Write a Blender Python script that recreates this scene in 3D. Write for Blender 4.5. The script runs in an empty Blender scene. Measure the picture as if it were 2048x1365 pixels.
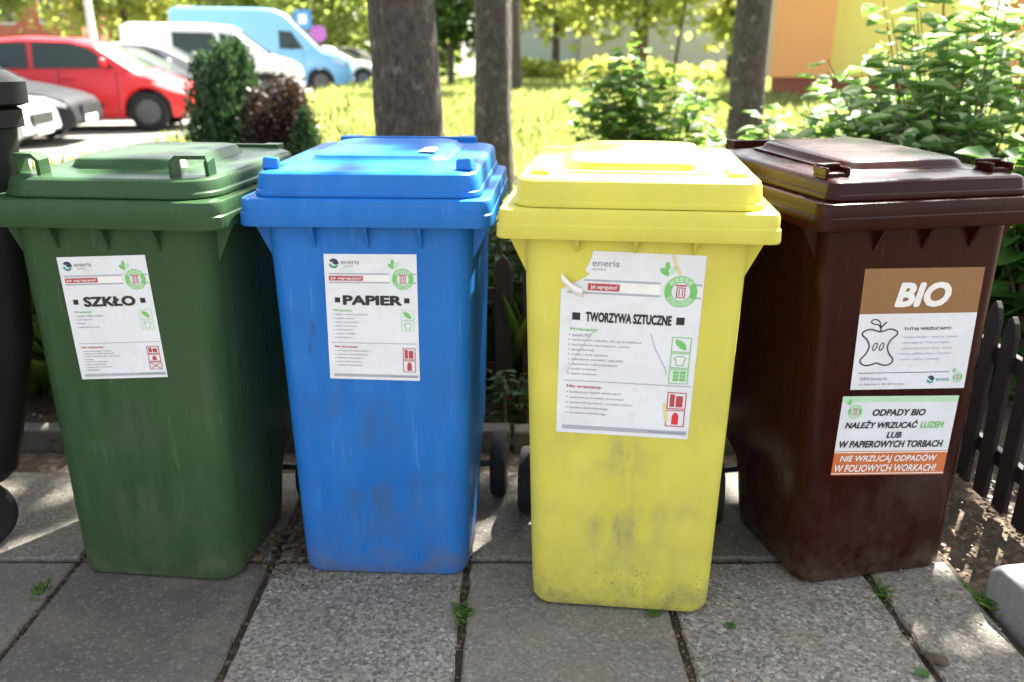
import bpy, bmesh, math, random
import numpy as np
from mathutils import Vector, Matrix, noise
random.seed(7); rng = np.random.default_rng(11)
R = math.radians
sc = bpy.context.scene
COL = sc.collection
# ---------------------------------------------------------------- camera, sky, sun, exposure
F_PX, CAM_H, HORIZON = 1720.3, 1.3233, 98.43
cd = bpy.data.cameras.new("camera"); cam = bpy.data.objects.new("camera", cd); COL.objects.link(cam)
cd.sensor_width = 36; cd.lens = F_PX / 2048 * 36; cd.clip_start = .05; cd.clip_end = 1500
cam.location = (0, 0, CAM_H)
cam.rotation_euler = (R(90) - math.atan((682.5 - HORIZON) / F_PX), 0, 0)
cd.dof.use_dof = True; cd.dof.focus_distance = 2.0; cd.dof.aperture_fstop = 2.5
sc.camera = cam
SUN_AZ, SUN_EL = R(35), R(52)
w = bpy.data.worlds.new("World"); sc.world = w; w.use_nodes = True
nt = w.node_tree; bg = nt.nodes["Background"]
sky = nt.nodes.new("ShaderNodeTexSky"); sky.sky_type = 'NISHITA'; sky.sun_disc = False
sky.sun_elevation = SUN_EL; sky.sun_rotation = SUN_AZ; sky.dust_density = 2.0; sky.ozone_density = .6
hs = nt.nodes.new('ShaderNodeHueSaturation'); hs.inputs['Saturation'].default_value = .33
nt.links.new(sky.outputs[0], hs.inputs['Color']); nt.links.new(hs.outputs[0], bg.inputs[0]); bg.inputs[1].default_value = .07
sl = bpy.data.lights.new("sun", 'SUN'); so = bpy.data.objects.new("sun", sl); COL.objects.link(so)
sl.energy = 5.0; sl.angle = R(.53); sl.color = (1, .95, .87)
sd = Vector((math.sin(SUN_AZ) * math.cos(SUN_EL), math.cos(SUN_AZ) * math.cos(SUN_EL), math.sin(SUN_EL)))
so.rotation_euler = sd.to_track_quat('Z', 'Y').to_euler()
so.location = sd * 50
sc.view_settings.view_transform = 'Standard'; sc.view_settings.look = 'None'
sc.view_settings.gamma = 1; sc.view_settings.exposure = 2.85
sc.cycles.max_bounces = 8; sc.cycles.transparent_max_bounces = 8

# ---------------------------------------------------------------- helpers
def tag(o, label=None, cat=None, group=None, kind=None):
    if label: o['label'] = label
    if cat: o['category'] = cat
    if group: o['group'] = group
    if kind: o['kind'] = kind
    return o
def thing(name, label, cat, loc=(0, 0, 0), rz=0, group=None):
    o = bpy.data.objects.new(name, None); COL.objects.link(o); o.empty_display_size = .1
    o.location = loc; o.rotation_euler = (0, 0, rz)
    return tag(o, label, cat, group)

class G:
    """collects verts / faces / material slots for ONE mesh object"""
    def __init__(s): s.v = []; s.f = []; s.m = []
    def add(s, vs, fs, mi=0):
        n = len(s.v); s.v += [tuple(p) for p in vs]
        for f in fs: s.f.append(tuple(i + n for i in f)); s.m.append(mi)
    def box(s, c, d, rot=None, mi=0):
        x, y, z = d[0] / 2, d[1] / 2, d[2] / 2
        P = [Vector((i * x, j * y, k * z)) for k in (-1, 1) for j in (-1, 1) for i in (-1, 1)]
        if rot: P = [rot @ p for p in P]
        s.add([p + Vector(c) for p in P], [(0, 2, 3, 1), (4, 5, 7, 6), (0, 1, 5, 4), (2, 6, 7, 3), (0, 4, 6, 2), (1, 3, 7, 5)], mi)
    def loft(s, rings, cap0=True, cap1=True, closed=True, mi=0):
        n = len(rings[0]); vs = [p for r in rings for p in r]; fs = []
        for a in range(len(rings) - 1):
            for i in range(n if closed else n - 1):
                j = (i + 1) % n
                fs.append((a * n + i, a * n + j, (a + 1) * n + j, (a + 1) * n + i))
        if cap0: fs.append(tuple(range(n - 1, -1, -1)))
        if cap1: fs.append(tuple(range((len(rings) - 1) * n, len(rings) * n)))
        s.add(vs, fs, mi)
    def tube(s, pts, rads, n=8, mi=0, cap=True):
        rings = []; pts = [Vector(p) for p in pts]
        for i, p in enumerate(pts):
            t = (pts[min(i + 1, len(pts) - 1)] - pts[max(i - 1, 0)]).normalized()
            a = t.orthogonal() if i == 0 else (a - t * a.dot(t))
            a.normalize(); b = t.cross(a); r = rads[i] if hasattr(rads, '__len__') else rads
            rings.append([p + (a * math.cos(q) + b * math.sin(q)) * r for q in [k * 2 * math.pi / n for k in range(n)]])
        s.loft(rings, cap, cap, mi=mi)
    def lathe(s, prof, n=24, axis='x', c=(0, 0, 0), mi=0):
        rings = []
        for (t, r) in prof:
            ring = []
            for k in range(n):
                q = k * 2 * math.pi / n
                ring.append({'x': (c[0] + t, c[1] + r * math.cos(q), c[2] + r * math.sin(q)),
                             'y': (c[0] + r * math.cos(q), c[1] + t, c[2] + r * math.sin(q)),
                             'z': (c[0] + r * math.cos(q), c[1] + r * math.sin(q), c[2] + t)}[axis])
            rings.append(ring)
        s.loft(rings, True, True, mi=mi)
    def build(s, name, mats, parent=None, smooth=True, ang=35, loc=None):
        me = bpy.data.meshes.new(name); me.from_pydata(s.v, [], s.f)
        mats = mats if isinstance(mats, (list, tuple)) else [mats]
        for m in mats: me.materials.append(m)
        me.polygons.foreach_set('material_index', s.m)
        bm = bmesh.new(); bm.from_mesh(me)
        bmesh.ops.recalc_face_normals(bm, faces=bm.faces); bm.to_mesh(me); bm.free()
        if smooth:
            me.polygons.foreach_set('use_smooth', [True] * len(me.polygons))
            me.set_sharp_from_angle(angle=R(ang))
        o = bpy.data.objects.new(name, me); COL.objects.link(o)
        if parent: o.parent = parent
        if loc: o.location = loc
        return o
def bevel(o, wd, seg=2):
    m = o.modifiers.new('bevel', 'BEVEL'); m.width = wd; m.segments = seg; m.limit_method = 'ANGLE'; m.angle_limit = R(40); return o

# ---------------------------------------------------------------- materials
class NM:
    def __init__(s, name):
        s.m = bpy.data.materials.new(name); s.m.use_nodes = True; s.t = s.m.node_tree; s.N = s.t.nodes
        s.p = s.N['Principled BSDF']; s.out = s.N['Material Output']
    def n(s, typ, **k):
        q = s.N.new('ShaderNode' + typ)
        for a, b in k.items(): setattr(q, a, b)
        return q
    def l(s, a, b): s.t.links.new(a, b)
    def coord(s): return s.n('TexCoord').outputs['Object']
    def noise(s, vec, scale, det=4, rough=.55):
        q = s.n('TexNoise'); q.inputs['Scale'].default_value = scale; q.inputs['Detail'].default_value = det
        q.inputs['Roughness'].default_value = rough
        if vec: s.l(vec, q.inputs['Vector'])
        return q.outputs['Fac']
    def voro(s, vec, scale, out='Distance'):
        q = s.n('TexVoronoi'); q.inputs['Scale'].default_value = scale
        if vec: s.l(vec, q.inputs['Vector'])
        return q.outputs[out]
    def ramp(s, fac, stops):
        q = s.n('ValToRGB'); e = q.color_ramp.elements
        while len(e) < len(stops): e.new(.5)
        for i, (p, c) in enumerate(stops):
            e[i].position = p; e[i].color = (c, c, c, 1) if isinstance(c, (int, float)) else (*c, 1)
        s.l(fac, q.inputs[0]); return q.outputs[0]
    def math(s, op, a, b=None):
        q = s.n('Math', operation=op)
        for i, x in enumerate((a, b)):
            if x is None: continue
            if isinstance(x, (int, float)): q.inputs[i].default_value = x
            else: s.l(x, q.inputs[i])
        return q.outputs[0]
    def mix(s, fac, a, b, blend='MIX'):
        q = s.n('Mix', data_type='RGBA', blend_type=blend)
        for i, x in ((0, fac), (6, a), (7, b)):
            if isinstance(x, (int, float)): q.inputs[i].default_value = x
            elif isinstance(x, tuple): q.inputs[i].default_value = (*x, 1)
            else: s.l(x, q.inputs[i])
        return q.outputs[2]
    def bump(s, h, st=.2, d=.01):
        q = s.n('Bump'); q.inputs['Strength'].default_value = st; q.inputs['Distance'].default_value = d
        s.l(h, q.inputs['Height']); s.l(q.outputs[0], s.p.inputs['Normal'])
    def base(s, c):
        if isinstance(c, tuple): s.p.inputs['Base Color'].default_value = (*c, 1)
        else: s.l(c, s.p.inputs['Base Color'])
    def set(s, **k):
        for a, b in k.items():
            i = s.p.inputs[a.replace('_', ' ')]
            if isinstance(b, (int, float)): i.default_value = b
            else: s.l(b, i)
    def sep(s, vec):
        q = s.n('SeparateXYZ'); s.l(vec, q.inputs[0]); return q.outputs
def flat(name, c, rough=.6, metal=0, var=.12, scale=30, **k):
    a = NM(name); n = a.noise(a.coord(), scale)
    a.base(a.mix(n, tuple(x * (1 - var) for x in c), tuple(min(1, x * (1 + var)) for x in c)))
    a.set(Roughness=rough, Metallic=metal, **k); return a.m

def bin_plastic(name, c, dirt=.35, specks=0, fade=(.5, .5, .5), fadeamt=.18, rough=.42, grime=(.16, .155, .14)):
    a = NM(name); co = a.coord(); x, y, z = a.sep(co)
    mp = a.n('Mapping'); mp.inputs['Scale'].default_value = (1, 1, .18); a.l(co, mp.inputs[0])
    streak = a.noise(mp.outputs[0], 22, 5)
    cloud = a.noise(co, 5.5, 5, .6); fine = a.noise(co, 90, 3)
    col = a.mix(a.ramp(cloud, [(.3, 0.), (.75, 1.)]), tuple(v * .9 for v in c), tuple(min(1, v * 1.08) for v in c))
    # sun-bleached chalkiness, strongest on the lid and rim
    up = a.ramp(z, [(1.0, 0.), (1.06, 1.)])
    chalk = a.math('MULTIPLY', a.math('ADD', a.math('MULTIPLY', up, .75), .25), a.ramp(streak, [(.38, 0.), (.7, 1.)]))
    col = a.mix(a.math('MULTIPLY', chalk, fadeamt * 1.6), col, fade)
    # grey smudges on the front and splashed dirt near the foot
    mpx = a.math('ABSOLUTE', x); cen = a.ramp(mpx, [(.02, 1.), (.11, 0.)]); lowz = a.math('MULTIPLY', a.ramp(z, [(.08, .2), (.25, 1.)]), a.ramp(z, [(.42, 1.), (.58, 0.)]))
    smud = a.math('MULTIPLY', a.ramp(a.math('ADD', a.noise(co, 4.5, 4), a.math('MULTIPLY', a.math('MULTIPLY', cen, lowz), .17)), [(.50, 0.), (.68, 1.)]), a.ramp(a.math('ADD', streak, a.math('MULTIPLY', fine, .25)), [(.46, 0.), (.72, 1.)]))
    smud = a.math('MULTIPLY', smud, a.math('ADD', .12, a.math('MULTIPLY', lowz, a.math('ADD', .35, a.math('MULTIPLY', cen, .65)))))
    col = a.mix(a.math('MULTIPLY', smud, dirt), col, grime)
    foot = a.ramp(z, [(.0, 1.), (.09, .35), (.30, 0.)])
    dust = a.math('MULTIPLY', foot, a.ramp(a.noise(co, 14, 6, .7), [(.35, 0.), (.7, 1.)]))
    col = a.mix(a.math('MULTIPLY', dust, .4 + dirt * .5), col, (.17, .14, .10))
    if specks:
        sp = a.math('MULTIPLY', a.math('MAXIMUM', a.ramp(a.math('ADD', a.voro(co, 150), a.math('MULTIPLY', a.noise(co, 40, 2), .5)), [(.34, 1.), (.46, 0.)]), a.ramp(a.math('ADD', a.voro(co, 70), a.math('MULTIPLY', a.noise(co, 90, 3), .5)), [(.30, 1.), (.38, 0.)])),
                    a.ramp(a.math('ADD', a.math('MULTIPLY', a.ramp(z, [(0., 1.), (.27, 0.)]), .55), a.noise(co, 9, 4)), [(.62, 0.), (.95, 1.)]))
        col = a.mix(a.math('MULTIPLY', sp, specks), col, (.06, .05, .03))
    # a grimy film low down and along the corners, short dark rubs, small pale chips
    film = a.math('MULTIPLY', a.ramp(z, [(0., .8), (.16, .35), (.42, 0.)]), a.ramp(a.noise(co, 7, 5, .65), [(.42, 0.), (.66, 1.)]))
    col = a.mix(a.math('MULTIPLY', film, dirt * .38), col, tuple(v * .75 for v in grime))
    rb = a.n('Mapping'); rb.inputs['Rotation'].default_value = (0, .12, 0); rb.inputs['Scale'].default_value = (34, 34, 5); a.l(co, rb.inputs[0])
    rub = a.math('MULTIPLY', a.ramp(a.noise(rb.outputs[0], 1.0, 3), [(.66, 0.), (.72, 1.)]), a.ramp(a.noise(co, 3.3, 2), [(.50, 0.), (.60, 1.)]))
    col = a.mix(a.math('MULTIPLY', rub, dirt * .6), col, (.05, .048, .045))
    chip = a.math('MULTIPLY', a.ramp(a.voro(co, 48), [(.035, 1.), (.06, 0.)]), a.ramp(a.noise(co, 5, 3), [(.48, 0.), (.6, 1.)]))
    col = a.mix(a.math('MULTIPLY', chip, .45), col, fade)
    # pale scratches
    wv = a.n('Mapping'); wv.inputs['Rotation'].default_value = (.3, .5, .2); wv.inputs['Scale'].default_value = (60, 60, 3); a.l(co, wv.inputs[0])
    scr = a.math('MULTIPLY', a.ramp(a.noise(wv.outputs[0], 1.3, 2), [(.64, 0.), (.69, 1.)]), a.ramp(a.noise(co, 6, 2), [(.46, 0.), (.58, 1.)]))
    col = a.mix(a.math('MULTIPLY', scr, .20), col, fade)
    a.base(col)
    a.set(Roughness=a.math('ADD', a.math('MULTIPLY', streak, .28), rough - .12))
    a.p.inputs['Specular IOR Level'].default_value = .16
    a.bump(a.math('ADD', a.math('MULTIPLY', fine, .5), cloud), .12, .004)
    return a.m

def concrete():
    a = NM('slab_concrete'); co = a.coord()
    rn = a.n('Attribute', attribute_name='rnd').outputs['Fac']
    big = a.noise(co, 2.3, 6, .65); mid = a.noise(co, 16, 6, .7)
    v1 = a.voro(co, 105, 'Color'); d1 = a.voro(co, 105); v2 = a.voro(co, 210, 'Color')
    s1 = a.sep(v1)[0]; s2 = a.sep(v2)[0]
    coarse = a.ramp(rn, [(.35, .15), (.75, 1.)])
    peb = a.math('MULTIPLY', a.ramp(s1, [(0., 0.), (.12, .05), (.45, .42), (.72, .5), (.93, .8), (1., 1.)]), 1)
    grain = a.math('ADD', a.math('MULTIPLY', a.math('SUBTRACT', peb, .45), coarse), a.math('MULTIPLY', a.math('SUBTRACT', s2, .5), .24))
    base = a.mix(a.ramp(big, [(.3, 0.), (.7, 1.)]), (.124, .112, .092), (.208, .188, .157))
    base = a.mix(a.math('MULTIPLY', a.ramp(mid, [(.4, 0.), (.75, 1.)]), .55), base, (.105, .096, .082))
    base = a.mix(a.math('MULTIPLY', rn, .35), base, (.245, .226, .194))
    val = a.math('ADD', 1.0, a.math('MULTIPLY', grain, .95))
    cm = a.n('CombineXYZ'); [a.l(val, cm.inputs[i]) for i in range(3)]
    base = a.mix(1.0, base, cm.outputs[0], 'MULTIPLY'); base = a.mix(1.0, base, a.ramp(rn, [(0., .62), (.35, .95), (1., 1.12)]), 'MULTIPLY')
    v3 = a.sep(a.voro(co, 150, 'Color'))[1]; cf = a.math('ADD', .15, a.math('MULTIPLY', coarse, .35))
    base = a.mix(a.math('MULTIPLY', a.ramp(v3, [(.86, 0.), (.93, 1.)]), cf), base, (.36, .345, .315))
    base = a.mix(a.math('MULTIPLY', a.ramp(v3, [(.10, .85), (.16, 0.)]), cf), base, (.055, .05, .045))
    v4 = a.sep(a.voro(co, 115, 'Color'))[2]; base = a.mix(a.math('MULTIPLY', a.ramp(v4, [(.975, 0.), (.985, .75)]), coarse), base, (.40, .375, .34))
    rust = a.ramp(a.noise(co, 3.7, 4), [(.52, 0.), (.70, 1.)])
    base = a.mix(a.math('MULTIPLY', rust, .5), base, (.20, .160, .110))
    spots = a.ramp(a.voro(co, 21), [(.05, 1.), (.11, 0.)])
    base = a.mix(a.math('MULTIPLY', spots, .75), base, (.05, .045, .04))
    a.base(base); a.set(Roughness=.9)
    a.bump(a.math('ADD', a.math('ADD', a.math('MULTIPLY', a.ramp(d1, [(0., 1.), (.5, 0.)]), a.math('MULTIPLY', coarse, .5)), mid), a.math('MULTIPLY', s2, .2)), .5, .005)
    return a.m

def soil(name, c1, c2, scale=9):
    a = NM(name); co = a.coord()
    n = a.noise(co, scale, 8, .7); v = a.sep(a.voro(co, 60, 'Color'))[0]
    col = a.mix(a.ramp(n, [(.3, 0.), (.7, 1.)]), c1, c2)
    col = a.mix(a.math('MULTIPLY', a.ramp(v, [(.75, 0.), (1., 1.)]), .6), col, (.22, .16, .10))
    a.base(col); a.set(Roughness=.95); a.bump(a.math('ADD', n, a.math('MULTIPLY', v, .3)), .8, .03); return a.m

def bark(name, c1, c2):
    a = NM(name); co = a.coord()
    mp = a.n('Mapping'); mp.inputs['Scale'].default_value = (1, 1, .45); a.l(co, mp.inputs[0])
    v = a.voro(mp.outputs[0], 26); n = a.noise(co, 7, 7, .7); n2 = a.noise(mp.outputs[0], 38, 5, .7)
    col = a.mix(a.ramp(n, [(.3, 0.), (.7, 1.)]), c1, c2)
    col = a.mix(a.ramp(n2, [(.42, .0), (.68, .9)]), col, tuple(x * .42 for x in c1))
    col = a.mix(a.math('MULTIPLY', a.ramp(a.noise(co, 11, 3), [(.6, 0.), (.72, 1.)]), .5), col, (.24, .25, .20))
    a.base(col); a.set(Roughness=.92)
    a.bump(a.math('ADD', a.math('MULTIPLY', v, .6), n2), .8, .025); return a.m

def leaf(name, c1, c2, trans=.45, edge=None, rough=.45):
    a = NM(name); rn = a.n('Attribute', attribute_name='rnd').outputs['Fac']
    uv = a.n('TexCoord').outputs['UV']; u, v, _ = a.sep(uv)
    col = a.mix(rn, c1, c2)
    if edge:
        au = a.math('ABSOLUTE', u)
        nz = a.noise(a.coord(), 60, 2)
        col = a.mix(a.ramp(a.math('ADD', au, a.math('MULTIPLY', nz, .5)), [(.80, 0.), (.92, 1.)]), col, edge)
    mid = a.ramp(a.math('ABSOLUTE', u), [(.0, .75), (.1, 1.)])
    col = a.mix(1., col, mid, 'MULTIPLY')
    a.base(col); a.set(Roughness=rough)
    tr = a.n('BsdfTranslucent'); a.l(a.mix(.5, col, (min(1, c2[0] * 1.7), min(1, c2[1] * 1.5), c2[2] * .6)), tr.inputs[0])
    ms = a.n('MixShader'); ms.inputs[0].default_value = trans
    a.l(a.p.outputs[0], ms.inputs[1]); a.l(tr.outputs[0], ms.inputs[2]); a.l(ms.outputs[0], a.out.inputs[0])
    return a.m

def paint(name, c, rough=.28, coat=.6):
    a = NM(name); co = a.coord(); n = a.noise(co, 3, 4)
    a.base(a.mix(a.math('MULTIPLY', n, .35), c, tuple(x * .8 + .02 for x in c))); a.set(Roughness=a.math('ADD', a.math('MULTIPLY', n, .12), rough - .05))
    a.p.inputs['Coat Weight'].default_value = coat; a.p.inputs['Coat Roughness'].default_value = .08
    return a.m

M = {}
M['green'] = bin_plastic('bin_green_plastic', (.029, .068, .027), .25, fade=(.14, .20, .14), fadeamt=.14, rough=.28)
M['blue'] = bin_plastic('bin_blue_plastic', (.012, .14, .47), .8, fade=(.16, .34, .56), fadeamt=.2, rough=.36, grime=(.05, .075, .115))
M['yellow'] = bin_plastic('bin_yellow_plastic', (.60, .55, .085), .75, specks=.95, fade=(.66, .60, .26), fadeamt=.22, rough=.42)
M['brown'] = bin_plastic('bin_brown_plastic', (.024, .0034, .0022), .10, fade=(.10, .055, .045), fadeamt=.08, rough=.25)
M['grey'] = bin_plastic('container_grey_plastic', (.013, .014, .012), .1, fade=(.04, .04, .036), fadeamt=.12)  # shade on the container is put into this near-black base colour
M['rubber'] = flat('black_rubber', (.006, .006, .0065), .8, var=.4)
M['hub'] = flat('wheel_hub_plastic', (.02, .02, .021), .5)
M['slab'] = concrete()
M['soil'] = soil('bed_soil', (.035, .024, .015), (.11, .078, .05))
M['jsoil'] = soil('joint_soil', (.022, .015, .010), (.075, .05, .032), 30)
M['edging'] = flat('dirty_edging_concrete', (.095, .088, .076), .95, var=.5, scale=35)
M['kerb'] = flat('kerb_concrete', (.20, .20, .195), .9, var=.35, scale=60)
M['bark'] = bark('trunk_bark', (.062, .047, .036), (.125, .102, .084))
M['bark2'] = bark('brown_bark', (.16, .09, .05), (.24, .15, .09))
M['twig'] = flat('twig_bark', (.10, .07, .045), .85)
M['wood'] = flat('dark_stained_wood', (.013, .006, .006), .75, var=.6, scale=26)
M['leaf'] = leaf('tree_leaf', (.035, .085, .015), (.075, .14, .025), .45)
M['leafbg'] = leaf('sunlit_tone_tree_leaf', (.15, .23, .06), (.27, .34, .12), .65)  # glare and haze over the far foliage are put into a paler leaf colour
M['leafbg2'] = leaf('yellow_green_leaf', (.22, .29, .07), (.36, .41, .16), .65)  # yellow green far leaf, also paled to carry the background glare
M['shrub'] = leaf('shrub_leaf', (.07, .17, .035), (.15, .27, .06), .55)
M['dogwood'] = leaf('variegated_leaf', (.055, .150, .040), (.125, .245, .070), .5, edge=(.50, .58, .36), rough=.6)
M['plain'] = leaf('broad_green_leaf', (.045, .15, .03), (.11, .25, .05), .5)
M['thuja'] = leaf('thuja_spray', (.012, .040, .018), (.045, .095, .045), .25)
M['barberry'] = leaf('dark_red_leaf', (.016, .008, .007), (.045, .022, .017), .25)
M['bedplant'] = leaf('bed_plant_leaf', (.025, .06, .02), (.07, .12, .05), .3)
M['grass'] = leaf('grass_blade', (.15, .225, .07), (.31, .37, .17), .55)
M['bedgrass'] = leaf('shade_toned_grass_blade', (.05, .11, .02), (.11, .17, .035), .4)  # darker copy of the lawn blade: the bed's shade is in the colour
M['litter'] = leaf('dry_litter', (.04, .024, .012), (.15, .09, .045), .1)
M['petal'] = leaf('red_flower', (.16, .01, .03), (.25, .03, .06), .3)
M['lawn'] = soil('lawn_turf', (.18, .24, .10), (.30, .34, .17), 5)
M['asphalt'] = soil('lot_surface', (.22, .20, .18), (.32, .30, .27), 6)
M['glass'] = NM('car_glass').m
_g = M['glass'].node_tree.nodes['Principled BSDF']; _g.inputs['Base Color'].default_value = (.03, .045, .045, 1); _g.inputs['Roughness'].default_value = .12; _g.inputs['Specular IOR Level'].default_value = .22
M['trim'] = flat('black_trim', (.015, .015, .016), .5)
M['wheelrim'] = flat('dull_wheel_rim', (.09, .09, .095), .5, .4)
M['alloy'] = flat('alloy_rim', (.35, .35, .36), .35, .7)
M['lamp'] = flat('headlight_glass', (.55, .57, .58), .1, .2)
M['red'] = paint('red_paint', (.62, .008, .016), .42, .12); M['silver'] = paint('silver_paint', (.34, .39, .44), .35, .3)
M['black'] = paint('black_paint', (.010, .011, .013), .6, .0); M['black'].node_tree.nodes['Principled BSDF'].inputs['Specular IOR Level'].default_value = .2; M['white'] = paint('white_paint', (.72, .72, .71), .35)
M['sky'] = paint('sky_blue_paint', (.16, .42, .72), .35); M['greypaint'] = paint('grey_paint', (.30, .31, .30)); M['beige'] = paint('beige_paint', (.55, .50, .42))
def paperm():
    a = NM('sticker_paper'); co = a.coord(); n = a.noise(co, 9, 5, .65); n2 = a.noise(co, 26, 4)
    c = a.mix(a.ramp(n, [(.35, 0.), (.7, 1.)]), (.72, .74, .765), (.64, .655, .665)); c = a.mix(a.math('MULTIPLY', a.ramp(n2, [(.60, 0.), (.75, 1.)]), .35), c, (.50, .48, .43))
    a.base(c); a.set(Roughness=.38); a.bump(a.math('ADD', n, a.math('MULTIPLY', n2, .4)), .35, .01); return a.m
M['paper'] = paperm()
M['ink'] = flat('black_ink', (.012, .012, .015), .5); M['inkgrey'] = flat('grey_ink', (.20, .21, .24), .5)
M['linegrey'] = flat('pale_grey_ink', (.36, .38, .42), .5); M['inkgreen'] = flat('green_ink', (.16, .50, .12), .5)
M['palegreen'] = flat('pale_green_ink', (.45, .66, .45), .5); M['inkred'] = flat('red_ink', (.42, .05, .06), .5)
M['brightred'] = flat('bright_red_ink', (.62, .03, .04), .5); M['bandbrown'] = flat('brown_ink', (.25, .125, .045), .45)
M['bandorange'] = flat('orange_ink', (.55, .14, .035), .45); M['teal'] = flat('teal_ink', (.03, .20, .24), .5); M['navy'] = flat('navy_ink', (.02, .03, .09), .5)
M['white_ink'] = flat('white_ink', (.78, .77, .74), .5); M['yellowfilm'] = flat('torn_film', (.66, .58, .30), .4)

# ---------------------------------------------------------------- leaves (numpy)
LEAF = {'broad': [(0, 0), (-.30, .18), (-.46, .45), (-.30, .78), (0, 1.05), (.30, .78), (.46, .45), (.30, .18)],
        'slim': [(0, 0), (-.16, .2), (-.22, .45), (-.13, .78), (0, 1.05), (.13, .78), (.22, .45), (.16, .2)],
        'card': [(0, 0), (-.45, .5), (0, 1), (.45, .5)]}
def leaves(name, pos, nrm, up, size, mat, kind='broad', parent=None, fold=.25, droop=.25, wide=1.0, rnd=None):
    pos = np.asarray(pos, float); N = len(pos); nrm = np.asarray(nrm, float); up = np.asarray(up, float)
    size = np.broadcast_to(np.asarray(size, float), (N,))
    up = up / (np.linalg.norm(up, axis=1, keepdims=True) + 1e-9)
    nrm = nrm - up * (nrm * up).sum(1, keepdims=True); nrm /= (np.linalg.norm(nrm, axis=1, keepdims=True) + 1e-9)
    side = np.cross(up, nrm)
    P = np.array(LEAF[kind]); k = len(P)
    a = P[:, 0] * wide; b = P[:, 1]; h = np.abs(P[:, 0]) * fold - droop * b * b
    V = pos[:, None] + size[:, None, None] * (side[:, None] * a[None, :, None] + up[:, None] * b[None, :, None] + nrm[:, None] * h[None, :, None])
    if k == 8: fl = [[0, 4, 3, 2, 1], [0, 7, 6, 5, 4]]
    else: fl = [[0, 2, 1], [0, 3, 2]]
    L = len(fl[0]); F = (np.arange(N)[:, None, None] * k + np.array(fl)[None]).reshape(-1)
    nf = N * len(fl)
    me = bpy.data.meshes.new(name)
    me.vertices.add(N * k); me.vertices.foreach_set('co', V.reshape(-1))
    me.loops.add(len(F)); me.loops.foreach_set('vertex_index', F.astype(np.int32))
    me.polygons.add(nf); me.polygons.foreach_set('loop_start', (np.arange(nf) * L).astype(np.int32))
    me.update(calc_edges=True)
    r = rng.random(N) if rnd is None else rnd
    at = me.attributes.new('rnd', 'FLOAT', 'FACE'); at.data.foreach_set('value', np.repeat(r, len(fl)).astype(np.float32))
    uvl = me.uv_layers.new(name='UVMap'); edgeu = np.where(np.abs(P[:, 0]) > .01, np.sign(P[:, 0]), 0)
    uv = np.stack([edgeu, P[:, 1]], 1)[np.tile(np.array(fl).reshape(-1), N)]
    uvl.data.foreach_set('uv', uv.reshape(-1).astype(np.float32))
    me.materials.append(mat); me.validate()
    o = bpy.data.objects.new(name, me); COL.objects.link(o)
    if parent: o.parent = parent
    return o
def rdir(N, upb=0.):
    v = rng.normal(size=(N, 3)); v[:, 2] += upb; return v / np.linalg.norm(v, axis=1, keepdims=True)

# ================================================================ THE SETTING
g = G(); g.box((0, 0, -.04), (600, 600, .02)); tag(g.build('ground', M['soil'], smooth=False), kind='structure')
g = G(); g.add([(-4.75, 7.2, -.012), (60, 7.2, -.012), (60, 120, -.012), (-5.2, 120, -.012), (-5.0, 30, -.012)], [(0, 1, 2, 3, 4)])
tag(g.build('lawn', M['lawn'], smooth=False), kind='structure')
g = G(); g.add([(-60, 8.5, -.008), (-4.72, 8.5, -.008), (-4.97, 30, -.008), (-5.2, 60, -.008), (-60, 60, -.008)], [(0, 1, 2, 3, 4)])
tag(g.build('parking_lot', M['asphalt'], smooth=False), kind='structure')

# paving slabs with sunken joints
sl_g = G(); fr = []
xs = [-3.81, -3.28, -2.755, -2.23, -1.705, -1.18, -.652, -.122, .402, .949, 1.19]; ys = [-.55, -.02, .50, 1.025, 1.545, 2.035, 2.56]
for j in range(len(ys) - 1):
    for i in range(len(xs) - 1):
        if j == 5 and i == 9: continue
        gx = .008; x0, x1 = xs[i] + gx, xs[i + 1] - gx; y0, y1 = ys[j] + gx, ys[j + 1] - gx
        dz = random.uniform(-.004, .003); tx, ty = random.uniform(-.006, .006), random.uniform(-.006, .006); rz = random.uniform(-.008, .008)
        cx, cy = (x0 + x1) / 2, (y0 + y1) / 2; hx, hy = (x1 - x0) / 2, (y1 - y0) / 2
        def ring(ins, z, nn=16):
            out = []
            for (ax, ay, bx, by) in ((-1, -1, 1, -1), (1, -1, 1, 1), (1, 1, -1, 1), (-1, 1, -1, -1)):
                for k in range(nn):
                    t = k / nn; px = (ax + (bx - ax) * t) * (hx - ins); py = (ay + (by - ay) * t) * (hy - ins)
                    q = noise.noise(Vector((cx + px, cy + py, z * 0)) * 17) * .006 + noise.noise(Vector((cx + px, cy + py, 3)) * 60) * .003
                    d = math.hypot(px, py); px *= 1 + q / d; py *= 1 + q / d
                    out.append((cx + px - py * rz, cy + py + px * rz, z + dz + px * tx + py * ty))
            return out
        n0 = len(sl_g.f); sl_g.loft([ring(0, -.03), ring(.001, -.006), ring(.006, 0)])
        rv = {(4, 4): .25, (4, 5): .0, (4, 6): .85, (4, 7): .45, (4, 8): .75, (4, 9): .62}.get((j, i), random.random() * .6)
        fr += [rv] * (len(sl_g.f) - n0)
o = sl_g.build('pavement', M['slab'], ang=30); tag(o, kind='structure')
at = o.data.attributes.new('rnd', 'FLOAT', 'FACE'); at.data.foreach_set('value', fr)
g = G(); g.add([(-4.2, -.8, -.012), (1.2, -.8, -.012), (1.2, 2.57, -.012), (-4.2, 2.57, -.012)], [(0, 1, 2, 3)])
tag(g.build('joint_sand', M['jsoil'], smooth=False), kind='structure')
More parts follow.
